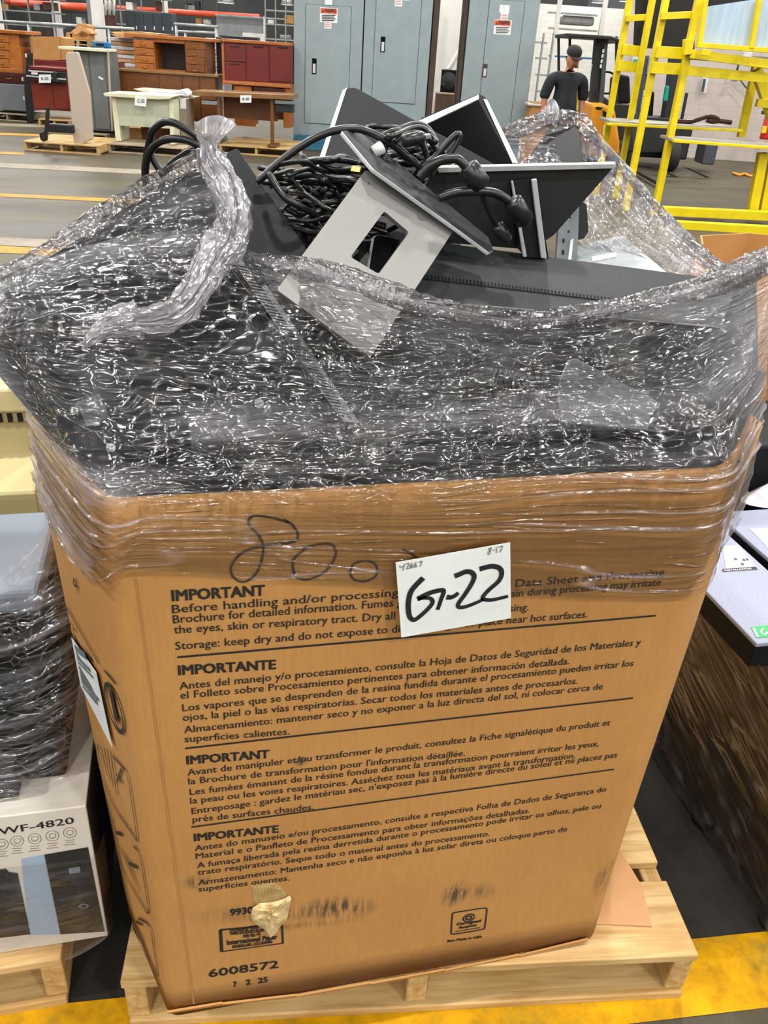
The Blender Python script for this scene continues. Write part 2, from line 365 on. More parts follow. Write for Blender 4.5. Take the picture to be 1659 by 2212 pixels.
ceil = plane('ceiling', [(-26,-14,CEIL), (-26,64,CEIL), (34,64,CEIL), (34,-14,CEIL)], mat('ceiling_paint', '454544', '3a3a39', .8, ns=.4))
def fwd(d, r, z=0): return Vector(FH*d+RH*r)+Vector((0,0,z))
def floor_paint(a, b, wear, ns):
    m, nt, p = newmat('floor_paint_'+a); p.inputs['Roughness'].default_value = .6; p.inputs['Specular IOR Level'].default_value = .2
    v = mapped(nt, (1,1,1)); f = noise(nt, v, ns, 6, .7, .6); f2 = noise(nt, v, ns*5, 5, .7)
    mx = N(nt, 'ShaderNodeMix', data_type='RGBA', blend_type='MULTIPLY'); mx.inputs['Factor'].default_value = .6
    nt.links.new(ramp(nt, f, [(.34, C(wear)), (.46, C(b)), (.6, C(a))]), mx.inputs['A'])
    nt.links.new(ramp(nt, f2, [(.3, (.55,.5,.42,1)), (.5, (1,1,1,1))]), mx.inputs['B']); nt.links.new(mx.outputs['Result'], p.inputs['Base Color']); bump(nt, f2, p, .15, .002); return m
M['stripe'] = floor_paint('cf9a00', 'b78500', '8a7320', 5)
M['line_y'] = floor_paint('b58a35', 'a37b2e', '7d6a45', 3)
M['line_w'] = floor_paint('94897a', '8a7f70', '75695a', 2)
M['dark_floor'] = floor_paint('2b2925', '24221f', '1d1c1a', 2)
def strip(px, m, z=.002, name='floor_marking'):
    return plane(name, [tuple(G(x, y)[:2])+(z,) for x, y in px], m)
# wide yellow stripe under the pallets
def yl(x, o): return .978-.079*x+o
plane('floor_marking', [(-1.6, yl(-1.6,-.155), .002), (2.6, yl(2.6,-.155), .002), (2.6, yl(2.6,0), .002), (-1.6, yl(-1.6,0), .002)], M['stripe'])
# black rubber-dark floor lane behind the stripe
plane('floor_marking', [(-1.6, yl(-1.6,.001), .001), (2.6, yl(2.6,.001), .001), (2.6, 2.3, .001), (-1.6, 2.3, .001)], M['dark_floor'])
def line_d(d0, d1, r0, r1, m):  # a painted line across the aisle
    return plane('floor_marking', [tuple(fwd(d0, r0, .003)), tuple(fwd(d0, r1, .003)), tuple(fwd(d1, r1, .003)), tuple(fwd(d1, r0, .003))], m)
strip([(-500,505),(330,549),(330,563),(-500,522)], M['line_y'], .003)
strip([(-500,490),(330,528),(330,547),(-500,505)], M['line_w'], .003)
strip([(-500,396),(420,437),(420,445),(-500,402)], M['line_y'], .003)
strip([(-500,328),(420,372),(420,382),(-500,338)], M['line_w'], .003)
strip([(-300,316),(52,330),(52,335),(-300,321)], M['line_y'], .003)
strip([(-300,278),(92,290),(92,295),(-300,283)], M['line_y'], .003)
strip([(-300,258),(300,275),(300,282),(-300,263)], M['line_w'], .003)
# walls
def block_wall():
    m, nt, p = newmat('painted_block_wall'); p.inputs['Roughness'].default_value = .65
    v = mapped(nt, (1,1,1)); b = N(nt, 'ShaderNodeTexBrick'); b.inputs['Scale'].default_value = 1.0; b.inputs['Brick Width'].default_value = .4; b.inputs['Row Height'].default_value = .2; b.inputs['Mortar Size'].default_value = .006
    b.inputs['Color1'].default_value = C('c2b7ae'); b.inputs['Color2'].default_value = C('bbb0a7'); b.inputs['Mortar'].default_value = C('b1a69d')
    tc = N(nt, 'ShaderNodeTexCoord'); nt.links.new(tc.outputs['UV'], b.inputs['Vector']); nt.links.new(b.outputs['Color'], p.inputs['Base Color']); return m
M['block'] = block_wall()
M['block_w'] = M['block'].copy(); M['block_w'].name = 'white_block_wall'
for n in M['block_w'].node_tree.nodes:
    if n.type == 'TEX_BRICK': n.inputs['Color1'].default_value = C('dedbd2'); n.inputs['Color2'].default_value = C('d6d3ca'); n.inputs['Mortar'].default_value = C('c6c2b8')
def wall(name, d, r0, r1, z0, z1, m, th=.2, d2=None):
    d2 = d if d2 is None else d2
    a = fwd(d, r0, z0); b = fwd(d2, r1, z0); off = (b-a).cross(Vector((0,0,1))).normalized()*-th
    mb = MB(); mb.prism([a, b, b+Vector((0,0,z1-z0)), a+Vector((0,0,z1-z0))], off); o = mb.build(name, m)
    me = o.data; uv = me.uv_layers.new(name='UVMap'); ex = (b-a).normalized()
    for l in me.loops:
        q = me.vertices[l.vertex_index].co-a; uv.data[l.index].uv = (q.dot(ex), q.z)
    return tag(o, kind='structure')
wall('wall_right', 18.9, W(1338,110,18.9).dot(Vector(RH)), 16, 0, CEIL, M['block'])
wall('wall_far', 46, -24, 8, 0, CEIL, mat('far_wall_paint', '3d3e3e', '303131', .8, ns=.6))

# ================================================================== PALLET UNDER THE BOX
def pallet(label, loc, rz, w=1.06, d=1.2, h=.142, group=None, wa='pine', nb=7, skip=()):
    t = thing('wooden_pallet', label, 'pallet', loc, rz, group); bt = .02
    wa_, wb_ = M[wa], M[wa.replace('pine_g', 'pine_g')+'y' if wa == 'pine_g' else 'pine_y']
    bw = d/nb*.82
    for i in range(nb):
        if i in skip: continue
        y = (d-bw)*i/(nb-1); e = random.uniform(-.006, .006)
        MB().box(e, w+e*.5, y, y+bw, h-bt, h).build('deck_board', wa_, t, bevel=.003)
    for x in (0, w/2-.02, w-.04):
        MB().box(x, x+.04, .008, d-.008, bt+.001, h-bt-.001).build('stringer', wb_, t, bevel=.004)
    for y in (0, d/2-.05, d-.1):
        MB().box(.003, w-.003, y, y+.1, 0, bt).build('bottom_board', wa_, t, bevel=.003)
    return t
A = Vector((-.185, .935, 0)); PRZ = math.atan2(.79-.935, .885+.185)
main_pallet = pallet('pale pine pallet under the big printed cardboard bin', A, PRZ, w=1.08, d=1.2, h=.142, nb=6)
# cardboard sheet lying on the deck
def loc(x, y, z): return Vector((A.x+x*math.cos(PRZ)-y*math.sin(PRZ), A.y+x*math.sin(PRZ)+y*math.cos(PRZ), z))
mb = MB(); mb.prism([G(1100,1990,.1425), G(1408,2003,.1425), G(1385,1915,.1425), G(1352,1860,.1425), G(1250,1700,.1425), G(1050,1800,.1425)], (0,0,.005)); o = mb.build('cardboard_sheet', M['card_pale'], bevel=.001)
tag(o, 'flat tan cardboard sheet lying on the pine pallet beside the bin', 'cardboard sheet')

# ================================================================== THE BIG CARDBOARD BIN
ZB, ZT = .1475, 1.156
bot = [(-.10,.855), (.69,.855), (.805,1.0), (.805,1.72), (.69,1.9), (-.06,1.9), (-.18,1.72), (-.18,1.08)]
top = [(-.105,.855), (.685,.855), (.845,1.0), (.86,1.72), (.70,1.93), (-.08,1.93), (-.22,1.72), (-.218,1.09)]
def rounded(pts, r=.02, k=4):
    out = []; n = len(pts)
    for i in range(n):
        p = Vector(pts[i]+(0,)); a = Vector(pts[i-1]+(0,)); b = Vector(pts[(i+1) % n]+(0,))
        u = (a-p).normalized()*r; v = (b-p).normalized()*r
        for j in range(k+1):
            t = j/k; out.append((p+u*(1-t)**2+v*t**2))
    return out
def box_material():
    m, nt, p = newmat('kraft_bin_board'); p.inputs['Roughness'].default_value = .72
    v = mapped(nt, (1,1,1)); f = noise(nt, v, 3.0, 5, .6); fine = noise(nt, mapped(nt, (1,1,.15)), 160, 2, .7)
    mx = N(nt, 'ShaderNodeMix', data_type='RGBA', blend_type='MULTIPLY'); mx.inputs['Factor'].default_value = .35
    nt.links.new(ramp(nt, f, [(.3, C('bd8a4c')), (.7, C('ae7c41'))]), mx.inputs['A']); nt.links.new(ramp(nt, fine, [(.3, (.75,.73,.7,1)), (.65, (1,1,1,1))]), mx.inputs['B'])
    col = mx.outputs['Result']
    tc = N(nt, 'ShaderNodeTexCoord'); q = ramp(nt, noise(nt, mapped(nt, (130, 10, 18)), 1.0, 3, .7), [(.38, (0,0,0,1)), (.6, (1,1,1,1))])
    for (px, py, rx, rz, amt, sk) in ((735,1962,.075,.035,.75,.5), (640,1975,.10,.022,.4,.3), (560,1970,.14,.03,.3,.2), (985,1930,.03,.04,.8,.6), (1040,1925,.045,.03,.35,.4), (1310,1900,.03,.06,.5,.0), (650,1645,.012,.012,.9,.4), (640,2000,.13,.012,.35,.2), (425,1905,.03,.02,.5,.3)):
        c = P(px, py, .855)
        mp = N(nt, 'ShaderNodeMapping', vector_type='TEXTURE'); mp.inputs['Location'].default_value = c; mp.inputs['Rotation'].default_value = (0, sk*.5, 0); mp.inputs['Scale'].default_value = (rx, .05, rz)
        nt.links.new(tc.outputs['Object'], mp.inputs['Vector'])
        g = N(nt, 'ShaderNodeTexGradient', gradient_type='SPHERICAL'); nt.links.new(mp.outputs['Vector'], g.inputs['Vector'])
        mu = N(nt, 'ShaderNodeMath', operation='MULTIPLY'); nt.links.new(g.outputs['Fac'], mu.inputs[0]); nt.links.new(q, mu.inputs[1])
        mu2 = N(nt, 'ShaderNodeMath', operation='MULTIPLY', use_clamp=True); nt.links.new(mu.outputs[0], mu2.inputs[0]); mu2.inputs[1].default_value = amt*2.2
        mm = N(nt, 'ShaderNodeMix', data_type='RGBA'); nt.links.new(mu2.outputs[0], mm.inputs['Factor']); nt.links.new(col, mm.inputs['A']); mm.inputs['B'].default_value = C('54422e'); col = mm.outputs['Result']
    nt.links.new(col, p.inputs['Base Color']); bump(nt, f, p, .12, .004); return m
M['bin'] = box_material()
bin_ = thing('cardboard_bin', 'large octagonal printed cardboard bin full of computer parts on a pine pallet', 'cardboard box', (.31, 1.38, ZB))
rb, rt = rounded(bot), rounded(top); n = len(rb); LV = 14
vs = []
for k in range(LV+1):
    t = k/LV
    for a, b in zip(rb, rt):
        q = a.lerp(b, t); vs.append(Vector((q.x, q.y, ZB+(ZT-ZB)*t)))
cen = Vector((.31, 1.38, 0))
for k in range(LV+1):
    t = k/LV
    for a, b in zip(rb, rt):
        q = a.lerp(b, t); w = cen+(q-cen)*.985; vs.append(Vector((w.x, w.y, ZB+.005+(ZT-.001-ZB)*t)))
fs = []; o2 = (LV+1)*n
for k in range(LV):
    for i in range(n):
        j = (i+1) % n; fs.append((k*n+i, k*n+j, (k+1)*n+j, (k+1)*n+i)); fs.append((o2+k*n+j, o2+k*n+i, o2+(k+1)*n+i, o2+(k+1)*n+j))
for i in range(n):
    j = (i+1) % n; fs.append((LV*n+i, LV*n+j, o2+LV*n+j, o2+LV*n+i)); fs.append((j, i, o2+i, o2+j))
fs.append(tuple(range(n-1, -1, -1)))
mb = MB(); mb.add(vs, fs); body = mb.build('body', M['bin'], bin_, world=True)
for p_ in body.data.polygons: p_.use_smooth = len(p_.vertices) == 4
body.data.shade_smooth() if False else None
FY = .855; LIFT = .0012; UP = Vector((0,0,1)); FN = Vector((0,-1,0))
def Pf(x, y, d=LIFT): return P(x, y, FY-d)
# frayed lower edge lip
mb = MB()
pts = [Pf(x, y, .004) for x, y in ((362,2190), (480,2172), (640,2155), (800,2128), (960,2100), (1120,2068), (1268,2034))]
for a, b in zip(pts[:-1], pts[1:]):
    mb.prism([a, b, b+Vector((0,-.002,.009)), a+Vector((0,-.003,.008))], (0,.004,0))
mb.build('bottom_lip', M['card'], bin_, world=True)
# creases
mb = MB(); mb.prism([Pf(291,1252,.0006), Pf(295,1252,.0006), Pf(421,2168,.0006), Pf(417,2168,.0006)], (0,-.0006,0)); mb.build('fold_crease', mat('crease_board', 'ab7e47', 'a0763f', .8), bin_, world=True)
# printed text on the front panel
T = [
 [('IMPORTANT',371,1299,570,1287,.016,.02), ('Before handling and/or processing consult the Safety Data Sheet and Processing',372,1325,1433,1244,.0165,.004),
  ('Brochure for detailed information. Fumes generated by molten resin during processing may irritate',374,1347,1426,1265,.0165,.004), ('the eyes, skin or respiratory tract. Dry all material before processing.',376,1369,1141,1319,.0165,.004),
  ('Storage: keep dry and do not expose to direct sunlight or place near hot surfaces.',379,1404,1268,1334,.0165,.004)],
 [('IMPORTANTE',385,1459,594,1446,.0165,.02), ('Antes del manejo y/o procesamiento, consulte la Hoja de Datos de Seguridad de los Materiales y',388,1490,1383,1394,.0165,.004),
  ('el Folleto sobre Procesamiento pertinentes para obtener información detallada.',390,1510,1229,1435,.0165,.004), ('Los vapores que se desprenden de la resina fundida durante el procesamiento pueden irritar los',394,1537,1367,1439,.0165,.004),
  ('ojos, la piel o las vías respiratorias. Secar todos los materiales antes de procesarlos.',395,1558,1247,1477,.0165,.004), ('Almacenamiento: mantener seco y no exponer a la luz directa del sol, ni colocar cerca de',398,1584,1301,1489,.0165,.004), ('superficies calientes.',399,1604,625,1587,.0165,.004)],
 [('IMPORTANT',403,1652,580,1638,.0165,.02), ('Avant de manipuler et/ou transformer le produit, consultez la Fiche signalétique du produit et',405,1676,1317,1567,.0165,.004),
  ("la Brochure de transformation pour l'information détaillée.",407,1695,1004,1633,.0165,.004), ('Les fumées émanant de la résine fondue durant la transformation pourraient irriter les yeux,',410,1718,1293,1612,.0165,.004),
  ('la peau ou les voies respiratoires. Asséchez tous les matériaux avant la transformation.',411,1737,1242,1638,.0165,.004), ("Entreposage : gardez le matériau sec, n'exposez pas à la lumière directe du soleil et ne placez pas",414,1759,1332,1636,.0165,.004), ('près de surfaces chaudes.',416,1777,677,1749,.0165,.004)],
 [('IMPORTANTE',419,1818,600,1799,.0165,.02), ('Antes do manuseio e/ou processamento, consulte a respectiva Folha de Dados de Segurança do',421,1839,1309,1710,.0165,.004),
  ('Material e o Panfleto de Processamento para obter informações detalhadas.',423,1856,1144,1756,.0165,.004), ('A fumaça liberada pela resina derretida durante o processamento pode irritar os olhos, pele ou',426,1876,1297,1746,.0165,.004),
  ('trato respiratório. Seque todo o material antes do processamento.',427,1891,1057,1806,.0165,.004), ('Armazenamento: Mantenha seco e não exponha à luz solar direta ou coloque perto de',428,1913,1224,1796,.0165,.004), ('superfícies quentes.',429,1927,625,1902,.0165,.004)]]
for blk in T:
    mb = MB()
    for s, x0, y0, x1, y1, h, bd in blk: put_text(mb, s, Pf(x0,y0), Pf(x1,y1), UP, (.0158 if bd > .01 else .0127), dbl=.0016 if bd > .01 else .0004)
    mb.build('printed_warning', M['ink'], bin_, world=True)
for x0, y0, x1, y1 in ((383,1420,1417,1330), (400,1617,1368,1508), (413,1787,1327,1662)):
    mb = MB(); stroke(mb, [Pf(x0,y0), Pf(x1,y1)], .0032, FN); mb.build('printed_rule', M['ink'], bin_, world=True)
mb = MB(); put_text(mb, '9930', Pf(497,1979), Pf(545,1973), UP, .0165, dbl=.0014); mb.build('printed_number', M['ink'], bin_, world=True)
mb = MB(); put_text(mb, '6008572', Pf(451,2112), Pf(600,2091), UP, .021, dbl=.0014); mb.build('printed_number', M['ink'], bin_, world=True)
mb = MB()
for s, a, b, c_, d_ in (('7',504,2133,510,2132), ('2',531,2129,540,2127), ('25',557,2125,577,2122)): put_text(mb, s, Pf(a,b), Pf(c_,d_), UP, .015, dbl=.0014)
mb.build('printed_date', M['ink'], bin_, world=True)
mb = MB(); q = [Pf(476,2009), Pf(609,1997), Pf(611,2038), Pf(479,2056)]
for i, w in ((0,.004), (1,.0035), (2,.0025), (3,.0055)): stroke(mb, [q[i], q[(i+1) % 4]], w, FN)
for s, a, b, c_, d_, h in (('THIS BOARD TESTS',494,2014,557,2006,.008), ('THAN 275 EDGE CRUSH',495,2021,569,2013,.008), ('PER SQ. IN.',525,2026.5,563,2021,.0075), ('International Paper',490,2042,598,2029,.0125), ('BOGALUSA, LOUISIANA',502,2049,587,2038,.0075)):
    put_text(mb, s, Pf(a,b), Pf(c_,d_), UP, h, dbl=.0014)
mb.build('printed_stamp', M['ink'], bin_, world=True)
mb = MB(); q = [(980,1972), (1044,1962), (1051,1966), (1051,1973), (1047,2002), (1041,2008), (982,2018), (975,2015), (975,2008), (977,1978)]
stroke(mb, [Pf(*c_) for c_ in q+[q[0]]], .003, FN, 3)
cc = Pf(1013,1983)
for r_, w in ((.0105,.003), (.0052,.0035)):
    stroke(mb, [cc+Vector((math.cos(a)*r_, 0, math.sin(a)*r_*.95)) for a in np.linspace(.3, 2*math.pi+.1, 14)], w, FN, 2)
for s, a, b, c_, d_, h in (('Corrugated',986,2000,1038,1992,.0075), ('Recycles',991,2007,1028,2001,.0065), ('Box Made In USA',966,2036,1040,2026,.006)): put_text(mb, s, Pf(a,b), Pf(c_,d_), UP, h, dbl=.0014)
stroke(mb, [Pf(983,2013), Pf(1037,2004)], .002, FN)
mb.build('printed_emblem', M['ink'], bin_, world=True)
# marker scrawl "800" with a stroke after it
mb = MB()
def cx3(l): return [Pf(340+a/1.455, 1100+b/1.455, .0015) for a, b in l]
for l in ([(412,42),(360,27),(300,22),(288,48),(320,85),(333,125),(315,195),(275,228),(240,215),(232,180),(270,135),(345,113),(425,104),(442,82),(425,50),(395,32)],
          [(430,205),(428,160),(470,122),(525,108),(556,118),(558,152),(528,195),(478,220),(440,216),(428,195)],
          [(608,192),(618,172),(655,162),(686,175),(688,208),(655,226),(620,222),(606,200),(612,180)], [(772,126),(800,142),(835,164)]):
    stroke(mb, cx3(l), .0032, FN, 6)
mb.build('marker_scrawl', M['marker_faint'], bin_, world=True)
# torn liner: cavity and the peeled crumpled flap
mb = MB(); cav = [(543,1912),(556,1910),(575,1907),(592,1908),(606,1914),(620,1933),(612,1944),(585,1951),(556,1956),(548,1942)]
nx = 22; c0, c1 = Pf(545,1908), Pf(618,1906)
mb.prism([Pf(x, y, .0005) for x, y in cav], (0,-.0008,0))
for i in range(9):
    x = 552+i*7; mb.tube([Pf(x,1914+abs(i-3)*1.2,.001), Pf(x+4,1949-i*.6,.001)], .0015, 5)
mb.build('torn_cavity', mat('bare_fluting', 'b89a63', 'a3854f', .9, ns=60), bin_, world=True)
mb = MB(); fl_ = [(545,1962),(560,1951),(590,1948),(612,1942),(626,1934),(630,1942),(624,1968),(619,1990),(606,2000),(598,2014),(584,2026),(572,2008),(556,1999),(545,1990),(541,1976)]
cxm, cym = 585, 1975; ring = []
L = [1.0, .8, .55, .3, .05]; vs = []
for s_ in L:
    for k, (x, y) in enumerate(fl_): vs.append(Pf(cxm+(x-cxm)*s_, cym+(y-cym)*s_, .002+.010*(1-s_)**.6*random.uniform(.4, 1)+random.uniform(0, .003)))
m_ = len(fl_); mb.add(vs, [(r_*m_+k, r_*m_+(k+1) % m_, (r_+1)*m_+(k+1) % m_, (r_+1)*m_+k) for r_ in range(len(L)-1) for k in range(m_)]+[tuple((len(L)-1)*m_+k for k in range(m_))])
mb.build('torn_flap', M['card_torn'], bin_, world=True)
# left diagonal panel: prints and a white shipping label
DA, DB = (-.1105, .8545), (-.2015, 1.0865); DN = Vector((-(DB[1]-DA[1]), DB[0]-DA[0], 0)).normalized()
def on_panel(x, y, i, j, nn_, d):     # the flaring panel between bin corners i and j
    z = .7
    for _ in range(5):
        t = (z-ZB)/(ZT-ZB); a = [bot[i][k]*(1-t)+top[i][k]*t+nn_[k]*d for k in (0,1)]; b = [bot[j][k]*(1-t)+top[j][k]*t+nn_[k]*d for k in (0,1)]
        q = on_line(x, y, a, b); u = (q.x-a[0])*(b[0]-a[0])+(q.y-a[1])*(b[1]-a[1]); u = min(max(u/((b[0]-a[0])**2+(b[1]-a[1])**2), .02), .98)
        q = Vector((a[0]+(b[0]-a[0])*u, a[1]+(b[1]-a[1])*u, 0)); lo, hi = ZB, ZT
        for _k in range(24):
            z = (lo+hi)/2
            if proj((q.x, q.y, z))[1] > y: lo = z
            else: hi = z
        q.z = z
    return q
def Pd(x, y, d=.003): return on_panel(x, y, 7, 0, DN, d)
mb = MB()
for l, w in (([(141,1308),(213,1434)],.004), ([(224,1447),(249,1477)],.005), ([(160,1249),(158,1261),(166,1268)],.004), ([(160,1249),(166,1281)],.004),
             ([(243,1634),(262,1655),(274,1675),(286,1745),(295,1812),(285,1801),(245,1740),(215,1660),(206,1606)],.005), ([(288,1828),(301,1847),(312,1910),(320,1970),(308,1957),(275,1900),(252,1844)],.005),
             ([(298,1983),(323,2003),(332,2055),(339,2106),(331,2096),(300,2045),(281,1996)],.005), ([(252,1690),(262,1660)],.006), ([(250,1670),(264,1692)],.006), ([(250,1798),(263,1803)],.008), ([(278,1865),(296,1874)],.008), ([(293,1990),(307,1998)],.006),
             ([(156,1368),(160,1380),(176,1405),(196,1425)],.010), ([(151,1345),(153,1352)],.008), ([(158,1356),(161,1364)],.008)):
    stroke(mb, [Pd(*c_) for c_ in l], w*.8, DN, 4)
for i in range(5):
    stroke(mb, [Pd(212+i*7,1608+i*4), Pd(224+i*7,1660+i*14)], .0035, DN); stroke(mb, [Pd(258+i*5,1830+i*6), Pd(276+i*6,1872+i*14)], .0035, DN); stroke(mb, [Pd(290+i*4,1995+i*6), Pd(302+i*5,2030+i*12)], .0035, DN)
for c_, rx, ry in (((190,1450),9,42), ((246,1530),13,54)):
    th = .3; stroke(mb, [Pd(c_[0]+rx*math.cos(a)*math.cos(th)+ry*math.sin(a)*math.sin(th), c_[1]-rx*math.cos(a)*math.sin(th)+ry*math.sin(a)*math.cos(th)) for a in np.linspace(0, 6.4, 20)], .007, DN, 2)
stroke(mb, [Pd(238,1490), Pd(246,1530), Pd(252,1560)], .02, DN, 4); stroke(mb, [Pd(236,1500), Pd(258,1558)], .006, DN)
mb.build('printed_pictograms', M['ink'], bin_, world=True)
mb = MB(); mb.prism([Pd(155,1378,.005), Pd(208,1452,.005), Pd(243,1615,.005), Pd(175,1482,.005)], DN*.0006); lb = mb.build('shipping_label', M['label'], bin_, world=True)
mb = MB()
for i in range(9):
    t = i/9; a = Vector((158+t*18, 1392+t*92)); b_ = Vector((200+t*36, 1448+t*140)); stroke(mb, [Pd(a.x+4, a.y+8, .0066), Pd(a.x+(b_.x-a.x)*random.uniform(.45,.8), a.y+(b_.y-a.y)*random.uniform(.45,.8), .0066)], random.choice((.004,.007,.012)), DN)
o = mb.build('label_print', mat('label_grey_print', '6f767a', '5a6064', .6), lb, world=True)
# right diagonal panel prints, and scraps of an old white label
EA, EB = (.690, .8545), (.83, 1.0005); EN = Vector((EB[1]-EA[1], -(EB[0]-EA[0]), 0)).normalized()
def Pr(x, y, d=.002): return on_panel(x, y, 1, 2, EN, d)
mb = MB()
for l, w in (([(1534,1326),(1512,1356),(1499,1366)],.02), ([(1528,1350),(1510,1378)],.02), ([(1520,1360),(1502,1400),(1488,1428)],.05), ([(1516,1394),(1506,1420)],.03), ([(1505,1400),(1480,1428)],.04), ([(1512,1430),(1490,1470),(1478,1510)],.012), ([(1495,1445),(1470,1490)],.012), ([(1482,1490),(1456,1530),(1447,1560),(1440,1590)],.012), ([(1460,1560),(1436,1620),(1428,1650)],.02), ([(1450,1600),(1430,1660),(1412,1690)],.012), ([(1418,1650),(1392,1720)],.02), ([(1400,1690),(1375,1760)],.02)):
    stroke(mb, [Pr(*c_) for c_ in l], w*.45, EN, 4)
mb.build('printed_pictograms', M['ink'], bin_, world=True)
mb = MB(); mb.prism([Pr(*c_) for c_ in ((1617,1102),(1600,1112),(1583,1138),(1578,1172),(1590,1180),(1606,1150))], EN*.0006); mb.prism([Pr(*c_) for c_ in ((1575,1140),(1565,1160),(1552,1195),(1560,1190),(1574,1160))], EN*.0006)
mb.build('label_scraps', M['label'], bin_, world=True)

# ================================================================== PAPER SIGN
SY = .833
def Ps(x, y, d=0): return P(x, y, SY-d)
sign = thing('paper_sign', 'white paper sheet handwritten G-22 stuck on the front of the bin', 'sign', Ps(985,1275))
nx, ny = 10, 7; c4 = [(854.7,1215),(1102,1171.6),(1103.6,1335),(866.9,1377)]; vs = []
for j in range(ny+1):
    for i in range(nx+1):
        u, v = i/nx, j/ny
        x = (1-v)*((1-u)*c4[0][0]+u*c4[1][0])+v*((1-u)*c4[3][0]+u*c4[2][0]); y = (1-v)*((1-u)*c4[0][1]+u*c4[1][1])+v*((1-u)*c4[3][1]+u*c4[2][1])
        vs.append(Ps(x, y, 0))
mb = MB(); fs = [(j*(nx+1)+i, j*(nx+1)+i+1, (j+1)*(nx+1)+i+1, (j+1)*(nx+1)+i) for j in range(ny) for i in range(nx)]
mb.add(vs, fs); o = mb.build('sheet', M['paper'], sign, world=True); so = o.modifiers.new('t', 'SOLIDIFY'); so.thickness = .0005; so.offset = 0
mb = MB()
def c8(l): return [Ps(820+a/5.184, 1150+b/5.184, .0014) for a, b in l]
for l in ([(490,510),(400,600),(345,680),(322,800),(330,920),(360,972),(410,972),(530,870),(592,790),(572,742),(500,735),(425,748)], [(425,748),(560,680),(690,648),(718,668),(690,750),(650,868)], [(750,725),(800,728),(850,706),(882,675)],
          [(840,492),(900,468),(960,443),(1020,445),(1058,485),(1040,560),(960,690),(885,795),(890,838),(960,834),(1080,790),(1165,748)], [(1120,412),(1180,395),(1260,380),(1340,400),(1368,460),(1335,545),(1230,640),(1160,718),(1172,750),(1250,758),(1350,738),(1440,716)]):
    stroke(mb, c8(l), (.0078, .0052), FN, 8)
mb.build('handwriting', M['marker'], sign, world=True)
mb = MB()
for l in ([(225,370),(238,395),(272,375)],[(280,352),(262,428)],[(295,362),(318,345),(330,360),(303,408),(345,398)],[(368,340),(348,375),(352,398),(372,390),(365,372),(350,384)],[(412,332),(390,368),(396,392),(416,382),(408,364),(394,378)],[(440,340),(475,325),(452,385)]): stroke(mb, c8(l), .0014, FN, 5)
mb.build('pencil_note', M['pencil'], sign, world=True); mb = MB()
for l in ([(1255,175),(1225,180),(1232,205),(1240,230),(1220,248),(1215,228),(1245,200),(1255,178)],[(1268,205),(1290,198)],[(1308,165),(1312,232)],[(1325,170),(1378,155),(1345,225)]): stroke(mb, c8(l), .0014, FN, 5)
mb.build('pencil_note', M['pencil'], sign, world=True)
# ================================================================== COMPUTER PARTS IN THE BIN
def plane_from(pts):     # three (px,py,Y) -> function pixel -> point on that plane, and its normal away from the camera
    a, b, c = [P(*p) for p in pts]; n = (b-a).cross(c-a).normalized()
    if n.dot(a-Vector(CAMP)) < 0: n = -n
    def f(px, py, d=0):
        r = Vector(ray(px, py)); q = Vector(CAMP)+r*((a-Vector(CAMP)).dot(n)/r.dot(n)); return q-n*d
    return f, n
def round_poly(pts, rad, k=4):
    out = []; m = len(pts)
    for i in range(m):
        p = Vector(pts[i]); a = Vector(pts[i-1]); b = Vector(pts[(i+1) % m])
        u = (a-p); v = (b-p); r1 = min(rad, u.length*.45, v.length*.45); u = u.normalized()*r1; v = v.normalized()*r1
        out += [p+u*(1-j/k)**2+v*(j/k)**2 for j in range(k+1)]
    return out
def slab(name, pxs, anchors, th, m, parent, rad=.008, mside=None, bevel=.0015):
    f, nrm = plane_from(anchors); pts = round_poly([f(x, y) for x, y in pxs], rad) if rad else [f(x, y) for x, y in pxs]
    mb = MB(); mb.prism(pts, nrm*th, 0, 1 if mside else None); mats = [m, mside] if mside else m
    return mb.build(name, mats, parent, world=True, bevel=bevel), f, nrm
def pc(name, label, cat, pxs, anchors, th, m, rad=.008, mside=None, group=None, part='panel'):
    f, nrm = plane_from(anchors); c = sum((f(*p) for p in pxs), Vector())/len(pxs)
    t = thing(name, label, cat, c, 0, group); o, f, nrm = slab(part, pxs, anchors, th, m, t, rad, mside)
    return t, f, nrm
# --- the big black monitor back leaning at the left, under the film
t, f, nn = pc('monitor', 'large black monitor back leaning at the left under the stretch film', 'monitor', [(-70,735),(482,556),(748,916),(150,990)], [(482,556,1.08),(748,916,.955),(-70,735,1.07)], .03, M['plastic'], .006, M['silver_l'], part='back_panel')
mb = MB(); q = [f(x, y, .0012) for x, y in ((165,868),(215,850),(238,902),(188,922))]; mb.prism(q, nn*.0006); lb = mb.build('rating_label', mat('grey_rating_print', '6c6f70', '4a4c4e', .6, ns=120), t, world=True)
for x, y in ((560,872), (240,968)):
    mb = MB(); c = f(x, y, .0006); a = nn.orthogonal().normalized(); b = nn.cross(a); mb.prism([c+(a*math.cos(k)+b*math.sin(k))*.006 for k in np.linspace(0, 6.283, 13)[:-1]], -nn*.0015); mb.build('screw_cover', M['steel'], t, world=True)
